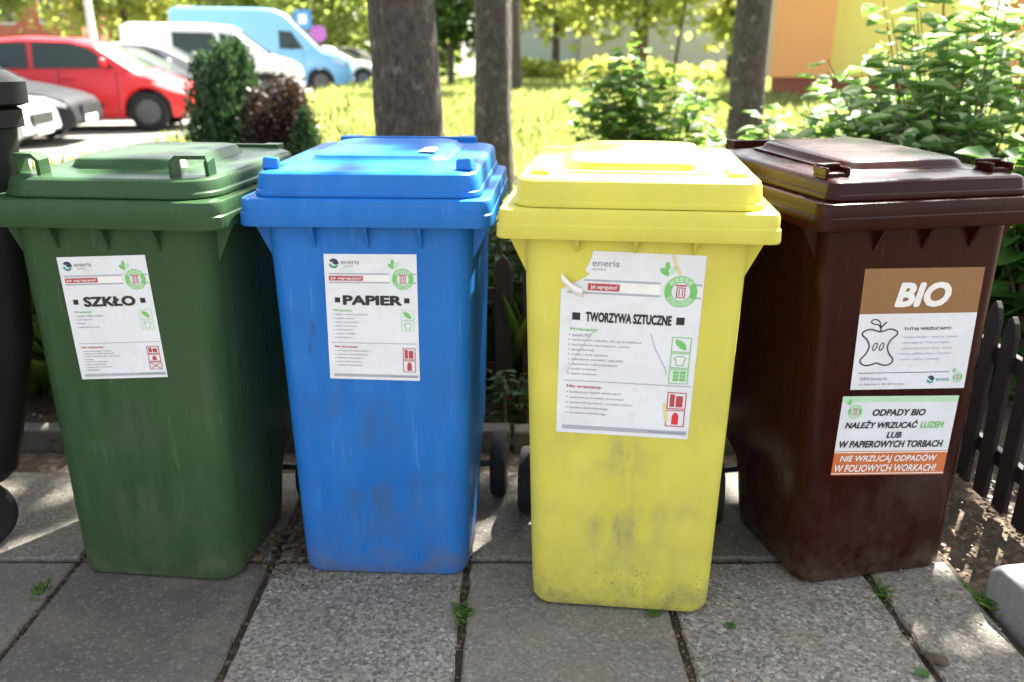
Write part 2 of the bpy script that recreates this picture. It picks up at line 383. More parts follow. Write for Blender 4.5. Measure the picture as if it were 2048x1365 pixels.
# low concrete edging behind the bins, in metre lengths: one kerb line of the setting
g = G(); x = -4.0
while x < .95:
    g.box((x + .5, 2.79 + random.uniform(-.006, .006), .01), (.988, .075, .09), Matrix.Rotation(random.uniform(-.006, .006), 3, 'Z')); x += 1
tag(bevel(g.build('kerb', M['edging'], smooth=False), .008), kind='structure')
g = G(); prof = [(-.13, -.05), (-.13, .085), (-.10, .112), (.09, .115), (.13, .085), (.13, -.05)]
g.loft([[(xx, p[0] * s, p[1] * (1 if s == 1 else .96)) for p in prof] for xx, s in ((0, .93), (.03, 1), (.45, 1), (.95, 1))])
o = g.build('kerb_stone', M['kerb'], ang=25, loc=(1.215, 1.745, 0)); o.rotation_euler = (0, 0, R(8)); bevel(o, .012, 3)
tag(o, 'weathered grey concrete kerb stone with rounded top at the end of the paving', 'kerb stone')

# ================================================================ WHEELIE BINS
def rrect(hw, y0, y1, r, z, n=6):
    out = []
    for (cx, cy, a0) in ((hw - r, y0 + r, -90), (hw - r, y1 - r, 0), (-hw + r, y1 - r, 90), (-hw + r, y0 + r, 180)):
        for k in range(n + 1):
            a = R(a0 + 90 * k / n); out.append((cx + r * math.cos(a), cy + r * math.sin(a), z))
    return out
ZB, ZT = .936, 1.001
def lerp(a, b, t): return a + (b - a) * t
def hwz(z): return lerp(.2185, .2435, z / ZB)
def yfz(z): return .030 + .007 * z
def text_mesh(body, bold=0., shear=0.):
    c = bpy.data.curves.new('t', 'FONT'); c.body = body; c.offset = 0; c.shear = shear; c.resolution_u = 3; c.fill_mode = 'FRONT'
    o = bpy.data.objects.new('t', c); COL.objects.link(o)
    dg = bpy.context.evaluated_depsgraph_get(); e = o.evaluated_get(dg); me = e.to_mesh()
    vs = [(v.co.x, v.co.y) for v in me.vertices]; fs = [tuple(p.vertices) for p in me.polygons]
    e.to_mesh_clear(); bpy.data.objects.remove(o); bpy.data.curves.remove(c)
    return vs, fs

class Sticker:
    """flat print laid on the bin front: everything given in sticker units, u to the right and v downwards, 0..1"""
    def __init__(s, quad): s.q = quad; s.paper = G(); s.parts = []; s.new('print')
    def new(s, name): s.txt = s.emb = G(); s.parts.append((name, s.txt))
    def P(s, u, v, h):
        (a, b, c, d) = s.q
        x = (a[0] * (1 - u) + b[0] * u) * (1 - v) + (d[0] * (1 - u) + c[0] * u) * v
        z = (a[1] * (1 - u) + b[1] * u) * (1 - v) + (d[1] * (1 - u) + c[1] * u) * v
        return (x, yfz(z) - h, z)
    def poly(s, pts, mi, h=.0016, g=None):
        g = g or s.paper; g.add([s.P(u, v, h) for u, v in pts], [tuple(range(len(pts)))], mi)
    def rect(s, u0, v0, u1, v1, mi, h=.0016, g=None): s.poly([(u0, v1), (u1, v1), (u1, v0), (u0, v0)], mi, h, g)
    def frame(s, u0, v0, u1, v1, t, mi, h=.0018, g=None, asp=1.4):
        tv = t / asp
        s.rect(u0, v0, u1, v0 + tv, mi, h, g); s.rect(u0, v1 - tv, u1, v1, mi, h, g)
        s.rect(u0, v0 + tv, u0 + t, v1 - tv, mi, h, g); s.rect(u1 - t, v0 + tv, u1, v1 - tv, mi, h, g)
    def text(s, body, u0, v0, u1, v1, mi, bold=0., shear=0., h=.0020, g=None, curve=0.):
        vs, fs = text_mesh(body, bold, shear); g = g or s.txt
        x0 = min(p[0] for p in vs); x1 = max(p[0] for p in vs); y0 = min(p[1] for p in vs); y1 = max(p[1] for p in vs)
        D = [(0, 0)] if bold <= 0 else [(math.cos(k * math.tau / 6) * bold, math.sin(k * math.tau / 6) * bold) for k in range(6)]
        x0 -= bold; x1 += bold; y0 -= bold; y1 += bold
        for k, (dx, dy) in enumerate(D):
            g.add([s.P(lerp(u0, u1, (x + dx - x0) / (x1 - x0)), lerp(v1, v0, (y + dy - y0) / (y1 - y0)), h + k * .00003) for x, y in vs], fs, mi)
    def line(s, body, u0, v, uw, vh, mi, bold=0.):   # small print: natural width from its letters, uw = width of one letter
        s.text(body, u0, v, u0 + uw * len(body), v + vh, mi, bold)
    def disc(s, u, v, r, mi, h=.0018, g=None, asp=1.4, r0=0, a0=0, a1=360, n=28):
        g = g or s.emb; A = [R(a0 + (a1 - a0) * k / n) for k in range(n + 1)]
        if r0 == 0:
            s.poly([(u + r * math.cos(a), v - r / asp * math.sin(a)) for a in A[:-1] if True] if a1 - a0 == 360 else [(u + r * math.cos(a), v - r / asp * math.sin(a)) for a in A], mi, h, g)
        else:
            for a, b in zip(A[:-1], A[1:]):
                s.poly([(u + q * math.cos(t), v - q / asp * math.sin(t)) for q, t in ((r0, a), (r, a), (r, b), (r0, b))], mi, h, g)
    def ell(s, u, v, a, b, rot, mi, h=.0019, g=None, asp=1.4, hole=0):
        pts = []
        for k in range(18):
            t = k * math.tau / 18; x = a * math.cos(t) * (1 - .25 * math.sin(t)); y = b * math.sin(t)
            pts.append((u + x * math.cos(rot) - y * math.sin(rot), v - (x * math.sin(rot) + y * math.cos(rot)) / asp))
        s.poly(pts, mi, h, g or s.emb)
    def stroke(s, pts, wd, mi, h=.0018, g=None, asp=1.4):
        g = g or s.emb; n = len(pts); L, Q = [], []
        for i, (u, v) in enumerate(pts):
            a = pts[max(0, i - 1)]; b = pts[min(n - 1, i + 1)]
            dx, dy = b[0] - a[0], (b[1] - a[1]) / -1 / (1 / asp); d = math.hypot(dx, dy) + 1e-9
            nx, ny = -dy / d * wd / 2, dx / d * wd / 2
            L.append((u + nx, v - ny / asp)); Q.append((u - nx, v + ny / asp))
        for i in range(n - 1): s.poly([L[i], L[i + 1], Q[i + 1], Q[i]], mi, h, g)
    def ringtext(s, body, u, v, r, hgt, mid, step, mi, flip=False, h=.0022, asp=1.4):
        n = len(body)
        for k, ch in enumerate(body):
            vs, fs = text_mesh(ch, .02)
            x0 = min(p[0] for p in vs); x1 = max(p[0] for p in vs); y0 = min(p[1] for p in vs); y1 = max(p[1] for p in vs); sc_ = hgt / (y1 - y0)
            a = R(mid + (k - (n - 1) / 2) * step * (1 if flip else -1)); out = []
            for x, y in vs:
                lx = (x - (x0 + x1) / 2) * sc_; ly = (y - (y0 + y1) / 2) * sc_
                if flip: lx, ly = -lx, -ly
                rr = r + ly; px = rr * math.cos(a) + lx * math.sin(a); py = rr * math.sin(a) - lx * math.cos(a)
                out.append(s.P(u + px, v - py / asp, h))
            s.emb.add(out, fs, mi)
SM = None
def sticker_mats(): return [M[k] for k in ('paper', 'ink', 'inkgrey', 'linegrey', 'inkgreen', 'palegreen', 'inkred', 'brightred', 'bandbrown', 'bandorange', 'teal', 'navy', 'white_ink', 'yellowfilm')]
PAPER, INK, IGREY, LINE, IGREEN, PGREEN, IRED, BRED, BBROWN, BORANGE, TEAL, NAVY, WHITE, FILM = range(14)
def badge(s, u, v, r, asp, leafdot=True, big=True):
    s.disc(u, v, r, IGREEN, .0018, r0=r * .60, asp=asp, a0=-30, a1=35)
    s.disc(u, v, r, IGREEN, .0018, r0=r * .60, asp=asp, a0=150, a1=205)
    s.disc(u, v, r * .97, PGREEN, .0017, r0=r * .62, asp=asp)
    s.disc(u, v, r * 1.02, IGREEN, .0019, r0=r * .96, asp=asp); s.disc(u, v, r * .64, IGREEN, .0019, r0=r * .59, asp=asp)
    if big:
        s.ringtext('CZYSTA', u, v, r * .80, r * .26, 90, 22, IGREEN, asp=asp)
        s.ringtext('ŚWIDNICA', u, v, r * .80, r * .24, 270, 18, IGREEN, True, asp=asp)
    q = r * .28   # a little bin in the middle
    s.frame(u - q, v - q * 1.0 / asp, u + q, v + q * 1.5 / asp, q * .22, IRED, g=s.emb, asp=asp); s.rect(u - q * 1.25, v - q * 1.6 / asp, u + q * 1.25, v - q * 1.25 / asp, IRED, .0018, s.emb)
    for k in (-.35, .35): s.rect(u + q * k - q * .1, v - q * .6 / asp, u + q * k + q * .1, v + q * 1.1 / asp, IRED, .0018, s.emb)
    if leafdot:
        s.ell(u - r * 1.08, v - r * 1.25 / asp, r * .34, r * .20, R(-35), IGREEN, asp=asp); s.ell(u - r * .95, v - r * 1.62 / asp, r * .26, r * .15, R(100), IGREEN, asp=asp); s.ell(u - r * .55, v - r * 1.38 / asp, r * .24, r * .14, R(60), PGREEN, asp=asp)
def logo(s, u, v, r, asp):
    s.disc(u, v, r, PGREEN, .0017, asp=asp, a0=180, a1=360); s.disc(u, v, r, NAVY, .0018, asp=asp, r0=r * .45, a0=-10, a1=150)
    s.disc(u, v, r, TEAL, .0019, asp=asp, r0=r * .6, a0=190, a1=330); s.ell(u + r * .25, v - r * .1 / asp, r * .5, r * .3, R(-30), NAVY, asp=asp)
def finish_sticker(s, parent, label):
    mats = sticker_mats()
    o = s.paper.build('sticker', mats, parent, smooth=False); o['label'] = label
    for nm, q in s.parts:
        if q.v: q.build(nm, mats, o, smooth=False)
    return o
def waste_sticker(parent, quad, title, tu, good, bad, label, gi, bi, top=.43, torn=False, bold=.05):
    s = Sticker(quad); asp = 1.4
    if torn: s.poly([(0, 1), (1, 1), (1, 0), (.215, .0), (.205, .045), (.165, .10), (.20, .12), (.13, .155), (.0, .205)], PAPER, .0010)
    else: s.rect(0, 0, 1, 1, PAPER, .0010)
    s.new('logo')
    if not torn: logo(s, .105, .072, .052, asp)
    s.text('eneris', .185 if not torn else .215, .045, .38 if not torn else .405, .078, IGREY, .0)
    s.line('surowce', .215, .088, .014, .012, LINE)
    s.new('tag_lettering'); a = .045 if not torn else .16
    for v in (.147, .214):
        s.rect(a if v < .2 else .045, v, .70, v + .010, LINE); s.rect(.945, v, 1 - .012, v + .010, LINE)
    s.rect(.42, .160, .70, .211, WHITE)
    s.rect(.045 if not torn else .19, .168, .415, .205, IRED); s.text('Jak segregujesz?', .06 if not torn else .21, .174, .40, .201, WHITE, .01)
    s.new('badge'); badge(s, .845, .19, .112, asp); s.new('heading')
    s.text(title, tu[0], .318, tu[1], .318 + tu[2], INK, bold)
    q = .032
    for u in (tu[0] - tu[3] - q, tu[1] + tu[3] - q): s.rect(u, .318 + tu[2] / 2 - .020, u + 2 * q - .006, .318 + tu[2] / 2 + .020, INK)
    s.new('accepted_list'); s.text('Wrzucamy:', .07, top, .28, top + .022, IGREEN, .02)
    v = top + .034; vh = .0155; st = (.680 - v) / max(len(good), 7)
    for b in good:
        s.rect(.07, v + .004, .079, v + .010, IGREY); s.line(b, .095, v, .0126, vh, IGREY); v += st
    s.rect(.045, .697, .985, .702, LINE)
    s.new('refused_list'); s.text('Nie wrzucamy:', .07, .722, .33, .744, IRED, .02)
    v = .757; st = (.935 - v) / max(len(bad), 6)
    for b in bad:
        s.rect(.07, v + .004, .079, v + .010, IGREY); s.line(b, .095, v, .0126, vh, IGREY); v += st
    for k in range(gi):
        s.new('pictogram')
        v0 = .430 + k * .087; s.frame(.815, v0, .955, v0 + .083, .006, IGREEN if torn else PGREEN, g=s.emb)
        if k == 0: s.ell(.885, v0 + .041, .05, .024, R(-40), IGREEN, g=s.emb); s.rect(.845, v0 + .012, .858, v0 + .026, IGREEN, g=s.emb)
        elif k == 1: s.stroke([(.84, v0 + .03), (.865, v0 + .018), (.905, v0 + .018), (.93, v0 + .03), (.915, v0 + .04), (.91, v0 + .068), (.86, v0 + .068), (.857, v0 + .04), (.84, v0 + .03)], .007, IGREEN)
        else:
            for c in (.845, .895):
                for r_ in (.012, .032, .052): s.rect(c, v0 + r_, c + .042, v0 + r_ + .016, IGREEN, g=s.emb)
    for k in range(bi):
        s.new('pictogram')
        v0 = .735 + k * (.20 / bi); v1 = v0 + .19 / bi; s.frame(.82, v0, .96, v1, .007, IRED, g=s.emb)
        if k == 0: s.rect(.84, v0 + .012, .875, v1 - .012, IRED, g=s.emb); s.rect(.885, v0 + .02, .935, v1 - .012, IRED, g=s.emb)
        elif k == 1:
            s.poly([(.865, v1 - .012), (.915, v1 - .012), (.915, v0 + .035), (.90, v0 + .015), (.88, v0 + .015), (.865, v0 + .035)], IRED if not torn else BRED, g=s.emb)
        else: s.stroke([(.84, v0 + .01), (.94, v1 - .01)], .008, IRED); s.stroke([(.94, v0 + .01), (.84, v1 - .01)], .008, IRED)
    s.new('footer_lettering'); s.rect(.045, .955, .985, .978, LINE); s.text('www.czysta-swidnica.pl', .70, .960, .97, .974, IGREY)
    if torn:
        # the torn corner: a curl of paper peeled forward, a scratch of bare film
        pts = []
        for i in range(9):
            t = i / 8; pts.append([s.P(lerp(.0, .155, t), .135 + .015 * math.sin(t * 3) + lerp(.0, .075, t) + dv, .0015 + .012 * math.sin(a_)) for dv, a_ in ((-.02, 1.5), (.005, 1.2), (.02, .6), (.032, 0))])
        s.paper.loft(pts, False, False, closed=False, mi=WHITE)
        s.stroke([(.66, .42), (.70, .50), (.78, .60), (.80, .64)], .006, LINE, g=s.paper); s.stroke([(.77, .0), (.80, .06), (.83, .1)], .022, FILM, .0019, g=s.paper)
        s.poly([(.79, .80), (.81, .79), (.84, .90), (.815, .905)], FILM, .0022); s.stroke([(.25, .42), (.16, .52), (.06, .66)], .004, LINE, g=s.paper)
    return finish_sticker(s, parent, label)

def make_bin(kind, label, x, y, deg, corner, lid_kind):
    m = M[kind]; root = thing('wheelie_bin', label, 'bin', (x, y, 0), R(deg), 'recycling bins standing in a row on the pavement')
    g = G(); n = 7
    yb = lambda z: .575 + .03 * z
    rings = [rrect(.200, .045, .36, corner, 0, n), rrect(.211, .035, .385, corner, .005, n), rrect(.2175, .0305, .40, corner, .018, n)]
    for z, b in ((.06, .41), (.16, .43), (.20, .46), (.235, .53), (.26, None), (.40, None), (.60, None), (.80, None), (.90, None), (.938, None)):
        rings.append(rrect(hwz(z), yfz(z), b if b else yb(z), corner, z, n))
    g.loft(rings, True, False)
    gl = .035 if kind == 'yellow' else .058
    for gx in (-.125, 0, .125):
        g.add([(gx - .004, yfz(.93), .938), (gx + .004, yfz(.93), .938), (gx - .004, .004, .938), (gx + .004, .004, .938), (gx - .003, yfz(.86) + .001, .938 - gl), (gx + .003, yfz(.86) + .001, .938 - gl)],
              [(0, 2, 4), (1, 5, 3), (2, 3, 5, 4), (0, 1, 3, 2)])
    for s_ in (-1, 1):
        for gy, ln in ((.085, .09), (.32, .07), (.54, .07)):
            a = hwz(.93); b = hwz(.938 - ln)
            g.add([(s_ * a, gy - .004, .938), (s_ * a, gy + .004, .938), (s_ * .285, gy - .004, .938), (s_ * .285, gy + .004, .938), (s_ * b, gy - .003, .938 - ln), (s_ * b, gy + .003, .938 - ln)],
                  [(0, 2, 4), (1, 5, 3), (2, 3, 5, 4), (0, 1, 3, 2)])
    g.build('body', m, root, ang=28)
    # rim: hollow rounded frame with two bands
    ov = .010 if kind == 'yellow' else (.004 if kind == 'blue' else 0)
    rc = corner * .75 if kind != 'yellow' else .022
    g = G(); e = .648
    rr = [(.2400, .034, .615, ZB + .003), (.279, .010, e - .006, ZB), (.2885, .0015, e, ZB + .002), (.2900, 0, e, ZB + .006), (.2892, .001, e, ZB + .031), (.2862, .004, e - .003, ZB + .034), (.2858, .0045, e - .003, ZT - .009),
          (.2835, .007, e - .006, ZT - .002), (.280, .011, e - .01, ZT), (.250, .040, .61, ZT + .001), (.246, .044, .606, ZT - .02)]
    g.loft([rrect(h + ov, a, b, rc if i > 0 else corner, z, n) for i, (h, a, b, z) in enumerate(rr)], False, False)
    g.build('rim', m, root, ang=25)
    # rear handle bar, lugs and axle
    g = G(); g.tube([(-.20, .62, .99), (-.20, .70, .995), (-.18, .72, .995), (.18, .72, .995), (.20, .70, .995), (.20, .62, .99)], .014, 8)
    for hx in (-.15, .15): g.box((hx, .66, .985), (.03, .12, .045))
    g.build('handle_bar', m, root)
    g = G(); g.tube([(-.30, .50, .10), (.30, .50, .10)], .011, 10); g.build('axle', M['trim'], root)
    for s_ in (-1, 1):
        g = G(); c = (s_ * .272, .50, .10)
        g.lathe([(-.020, .06), (-.024, .085), (-.022, .096), (-.012, .100), (.012, .100), (.022, .096), (.024, .085), (.020, .06)], 28, 'x', c)
        wo = g.build('wheel', M['rubber'], root)
        g = G(); g.lathe([(-.021, .015), (-.0245, .03), (-.0245, .062), (.0245, .062), (.0245, .03), (.028, .022), (.028, .008)], 24, 'x', c); g.build('hub', M['hub'], wo)
    # lid: skirt tier, sloping top, raised panel
    lr = {'loops': .085, 'lips': .05, 'plain': .06, 'scoops': .03}[lid_kind]
    g = G(); f0 = .022; hw = .262 + ov * .8
    def lidring(ins, z0, z1, r_, yb_=.655):  # a ring that climbs slightly to the back
        return [(px, py, z0 + (z1 - z0) * max(0, min(1, (py - f0) / .62))) for px, py, _ in rrect(hw - ins, f0 + ins, yb_ - ins, max(.008, r_ - ins * .5), 0, n)]
    hgt = {'loops': 1.046, 'lips': 1.058, 'plain': 1.062, 'scoops': 1.046}[lid_kind]
    bk = {'loops': 1.050, 'lips': 1.068, 'plain': 1.068, 'scoops': 1.062}[lid_kind]
    px_, pf, pbk, ph = {'loops': (.15, .14, .53, .026), 'lips': (.17, .17, .55, .016), 'plain': (.165, .115, .56, .022), 'scoops': (.17, .12, .56, .022)}[lid_kind]
    rg = [lidring(.012, ZT + .001, ZT + .001, lr), lidring(.001, ZT + .002, ZT + .002, lr), lidring(0, ZT + .006, ZT + .006, lr), lidring(.002, ZT + .014, ZT + .014, lr), lidring(.005, ZT + .016, ZT + .016, lr),
          lidring(.008, hgt - .012, hgt - .008, lr), lidring(.0105, hgt - .005, hgt - .001, lr), lidring(.016, hgt - .001, hgt + .004, lr), lidring(.026, hgt + .001, hgt + .008, lr),
          lidring(.085, hgt + .004, bk, lr)]
    def pan(ins, dz):
        return [(px, py, hgt + .005 + (bk - hgt) * max(0, min(1, (py - f0) / .62)) + dz) for px, py, _ in rrect(px_ - ins, pf + ins, pbk - ins, max(.004, min(.045, px_ - ins - .01)), 0, n)]
    rg += [pan(-.010, .0005), pan(-.002, .002), pan(.004, ph * .30), pan(.010, ph * .80), pan(.014, ph - .002), pan(.022, ph), pan(.06, ph + .002), pan(.10, ph + .003)]
    g.loft(rg, True, True)
    # rear lip over the hinge
    if lid_kind != 'plain':
        g.box((0, .650, bk - .003), (.40 if lid_kind == 'lips' else .36, .02, .030)); 
        for hx in (-.17, .17): g.box((hx, .66, bk - .01), (.05, .05, .045))
    if lid_kind == 'plain':
        for s_ in (-1, 1): g.loft([[(s_ * (.235 - q) - .0, .09 + q * .4, hgt + .001 + zz), (s_ * (.190 + q), .075 + q * .4, hgt + .003 + zz), (s_ * (.190 + q), .155 - q, hgt + .008 + zz), (s_ * (.235 - q), .155 - q, hgt + .006 + zz)] for q, zz in ((0, 0), (.004, .007), (.012, .009))])
    lid = g.build('lid', m, root, ang=30); bevel(lid, .002, 2)
    if lid_kind == 'lips':     # two little bent-up grips on the lid corners
        for s_ in (-1, 1):
            h_ = G(); h_.box((s_ * .228, .085, hgt + .008), (.038, .042, .030), Matrix.Rotation(R(-28), 3, 'X') @ Matrix.Rotation(R(-14 * s_), 3, 'Z'))
            h_.box((s_ * .228, .125, hgt + .004), (.030, .07, .012), Matrix.Rotation(R(-8), 3, 'X')); bevel(h_.build('grip_handle', m, lid, ang=30), .006, 3)
    if lid_kind == 'loops':
        for s_ in (-1, 1):
            h_ = G(); a, b = .160, .232
            pts = [(s_ * a, .085, hgt - .012), (s_ * a, .082, hgt + .036), (s_ * (a + .006), .082, hgt + .045), (s_ * (b - .006), .105, hgt + .045), (s_ * b, .108, hgt + .036), (s_ * b, .115, hgt - .012)]
            rings = []
            for i, p in enumerate(pts):
                p = Vector(p); t = (Vector(pts[min(5, i + 1)]) - Vector(pts[max(0, i - 1)])).normalized(); yv = Vector((0, 1, 0)); yv = (yv - t * yv.dot(t)).normalized(); q = t.cross(yv)
                rings.append([p + yv * c0 * .020 + q * c1 * .0045 for c0, c1 in ((-1, -1), (1, -1), (1, 1), (-1, 1))])
            h_.loft(rings); h_.build('grip_handle', m, lid, ang=30)
    if lid_kind == 'scoops':
        for s_ in (-1, 1):
            h_ = G()
            h_.box((s_ * .215, .105, hgt + .004), (.058, .055, .016)); h_.box((s_ * .215, .125, hgt + .020), (.060, .020, .018)); h_.box((s_ * .188, .10, hgt + .014), (.008, .05, .02)); h_.box((s_ * .242, .10, hgt + .014), (.008, .05, .02))
            bevel(h_.build('grip_handle', m, lid, ang=30), .003)
    return root, lid

GB, glid = make_bin('green', 'dark green bin with two loop handles on its lid and a SZKŁO sticker', -.938, 1.9198, -6.185, .055, 'loops')
BB, blid = make_bin('blue', 'blue bin with a scuffed lid and a white PAPIER sticker', -.338, 1.9348, -3.10, .045, 'lips')
YB, ylid = make_bin('yellow', 'yellow bin speckled with dirt near its foot, with a torn TWORZYWA SZTUCZNE sticker', .262, 1.785, -6.576, .045, 'plain')
OB, olid = make_bin('brown', 'dark brown bin with a BIO sticker and an orange banded notice', .962, 1.9293, 12.416, .050, 'scoops')
waste_sticker(GB, [(-.1331, .8615), (.0865, .873), (.1028, .5724), (-.1191, .5567)], 'SZKŁO', (.205, .80, .082, .085),
    ['butelki i słoiki szklane', 'szkło opakowań', 'flakony', 'opakowania ze szkła'], ['szkła stołowego, ceramiki', 'lusterek ani szyb okiennych', 'szkła żaroodpornego i kryształów', 'żarówek', 'doniczek i porcelany', 'szyb samochodowych', 'opakowań po lekarstwach', 'termometrów'],
    'white sticker headed SZKŁO with green badge and red tag', 2, 3)
waste_sticker(BB, [(-.1063, .8684), (.1135, .8699), (.1111, .5542), (-.1106, .5561)], 'PAPIER', (.185, .83, .078, .055),
    ['gazety, czasopisma, katalogi', 'książki, zeszyty', 'papier do pakowania', 'papier do drukarek', 'torby papierowe', 'kartony i pudełka', 'ścinki papieru'], ['mokrego ani brudnego papieru', 'opakowań wielomateriałowych', 'zatłuszczonego papieru', 'pieluch jednorazowych', 'odpadów higienicznych'],
    'white sticker headed PAPIER with green badge and red tag', 2, 2)
waste_sticker(YB, [(-.1572, .91), (.1526, .9038), (.1391, .4726), (-.164, .4768)], 'TWORZYWA SZTUCZNE', (.185, .80, .055, .065),
    ['butelki PET', 'opakowania z plastiku (np. po produktach', 'spożywczych, kosmetykach i chemii', 'gospodarczej)', 'torby i folie foliowe', 'plastikowe zakrętki i nakrętki', 'opakowania wielomateriałowe', 'puszki metalowe', 'kapsle metalowe'],
    ['butelek po olejach silnikowych', 'opakowań po środkach chemicznych', 'opakowań po lekach i zużytych baterii', 'sprzętu elektronicznego', 'styropianu budowlanego'],
    'large white torn sticker headed TWORZYWA SZTUCZNE', 3, 2, top=.405, torn=True, bold=.05)
# the two stickers of the brown bin
s = Sticker([(-.1428, .8429), (.18, .8306), (.1794, .5205), (-.1405, .5428)]); asp = .98
s.rect(0, .365, 1, 1, PAPER, .0010); s.rect(0, 0, 1, .365, BBROWN, .0010)
s.new('heading'); s.text('BIO', .275, .11, .745, .315, WHITE, .05, .2); s.new('accepted_list')
s.text('TUTAJ WRZUCAMY:', .385, .478, .80, .508, INK, .02)
for k, t in enumerate(['• resztki warzyw i owoców, obierki', '• skorupki jaj i fusy po kawie', '• skoszoną trawę, liście, kwiaty', 'trociny, gałęzie drzew i krzewów', '• suche rośliny i chwasty']): s.line(t, .375, .548 + k * .046, .0142, .026, LINE)
cx, cy = .19, .615; s.new('apple_core')
core = [(.03, -.13), (.09, -.155), (.155, -.13), (.165, -.095), (.115, -.055), (.085, 0), (.085, .05), (.115, .11), (.155, .15), (.145, .19), (.10, .215), (.045, .205), (.0, .185)]
lf = [(-a, b) for a, b in core]
smooth_ = lambda P: [((P[i][0] * (1 - t) + P[i + 1][0] * t), (P[i][1] * (1 - t) + P[i + 1][1] * t)) for i in range(len(P) - 1) for t in (0, .5)] + [P[-1]]
def chaikin(P):
    for _ in range(2): P = [P[0]] + [q for i in range(len(P) - 1) for q in ((.75 * P[i][0] + .25 * P[i + 1][0], .75 * P[i][1] + .25 * P[i + 1][1]), (.25 * P[i][0] + .75 * P[i + 1][0], .25 * P[i][1] + .75 * P[i + 1][1]))] + [P[-1]]
    return P
for P in (core, lf): s.stroke([(cx + a * .92, cy + b * .84) for a, b in chaikin([(0, -.125)] + P)], .011, INK, asp=asp)
s.stroke([(cx, cy - .105), (cx + .005, cy - .143), (cx + .045, cy - .185)], .011, INK, asp=asp)
s.stroke([(cx + a * .92, cy + b * .84) for a, b in chaikin([(0, -.16), (-.02, -.195), (-.075, -.20), (-.10, -.235), (-.05, -.25), (-.01, -.22), (0, -.16)])], .009, INK, asp=asp)
for sx in (-.028, .028): s.stroke([(cx + sx + .016 * math.cos(t) + .008 * math.sin(t), cy + .02 - .032 * math.sin(t)) for t in [k * math.tau / 14 for k in range(15)]], .008, INK, asp=asp)
s.rect(.05, .855, .84, .860, INK); s.new('address'); s.line('ENERIS Surowce S.A.', .07, .893, .0125, .026, IGREY); s.line('ul. Zawiszów 5, 58-100 Świdnica', .07, .938, .0125, .026, IGREY)
s.new('logo'); logo(s, .685, .92, .032, asp); s.text('eneris', .735, .902, .85, .935, TEAL, 0)
s.new('badge'); badge(s, .925, .905, .042, asp, big=False)
finish_sticker(s, OB, 'square sticker with brown BIO band over white panel with an apple core')
s = Sticker([(-.1573, .5274), (.17, .5011), (.1616, .2834), (-.1638, .3156)]); asp = .66
s.rect(0, .075, 1, .69, PAPER, .0010); s.rect(0, .69, 1, 1, BORANGE, .0010); s.rect(0, 0, 1, .075, PGREEN, .0010)
s.new('notice_lettering'); s.text('ODPADY BIO', .27, .16, .73, .245, INK, .035, .2); s.text('NALEŻY WRZUCAĆ', .055, .295, .68, .40, INK, .035, .2); s.text('LUZEM', .705, .32, .915, .40, IGREEN, .03, .2)
s.text('LUB', .425, .445, .555, .525, INK, .035, .2); s.text('W PAPIEROWYCH TORBACH', .03, .555, .94, .645, INK, .035, .2)
s.new('warning_lettering'); s.text('NIE WRZUCAJ ODPADÓW', .055, .725, .91, .845, WHITE, .025, .2); s.text('W FOLIOWYCH WORKACH!', .02, .862, .92, .955, WHITE, .025, .2); s.rect(0, .70, 1, .712, WHITE); s.rect(.0, .972, 1, .983, WHITE)
s.new('badge'); badge(s, .12, .19, .055, asp, big=False)
finish_sticker(s, OB, 'oblong notice sticker with white panel above orange band')
# torn remains of a label on the blue lid
g = G(); g.add([(.098, .205, 1.0865), (.138, .200, 1.0865), (.142, .25, 1.088), (.128, .30, 1.0895), (.105, .28, 1.089)], [(0, 1, 2, 3, 4)])
o = g.build('label_remnant', M['yellowfilm'], blid, smooth=False)

# ---------------------------------------------------------------- big grey container at the left edge
gc = thing('waste_container', 'dark grey four wheeled waste container cut off at the left edge', 'container', (-1.865, 2.06, 0), R(40))
g = G(); n = 6
def cr(hx, hy, r, z): return [(px, py, z) for px, py, _ in rrect(hx, -hy, hy, r, 0, n)]
g.loft([cr(.42, .27, .06, .20), cr(.445, .29, .06, .23), cr(.53, .33, .06, .60), cr(.575, .36, .06, 1.15)], True, True); g.build('body', M['grey'], gc, ang=28)
g = G(); g.loft([cr(.57, .36, .05, 1.14), cr(.585, .385, .05, 1.145), cr(.585, .385, .05, 1.185), cr(.58, .37, .05, 1.19)]); g.build('rim', M['grey'], gc, ang=28)
g = G(); g.loft([cr(.585, .38, .05, 1.193), cr(.60, .40, .05, 1.20), cr(.60, .40, .05, 1.25), cr(.57, .37, .06, 1.275), cr(.40, .25, .1, 1.29), cr(.2, .1, .05, 1.30)]); g.build('lid', M['grey'], gc, ang=28)
for sx in (-1, 1):
    for sy in (-1, 1):
        c = (sx * .32, sy * .22, .098)
        g = G(); g.lathe([(-.018, .05), (-.022, .085), (-.014, .098), (.014, .098), (.022, .085), (.018, .05)], 24, 'y', c); wo = g.build('wheel', M['rubber'], gc)
        g = G(); g.box((c[0], c[1] - .034, .15), (.04, .006, .12)); g.box((c[0], c[1] + .034, .15), (.04, .006, .12)); g.box((c[0], c[1], .208), (.07, .09, .012)); g.build('fork', M['alloy'], wo)

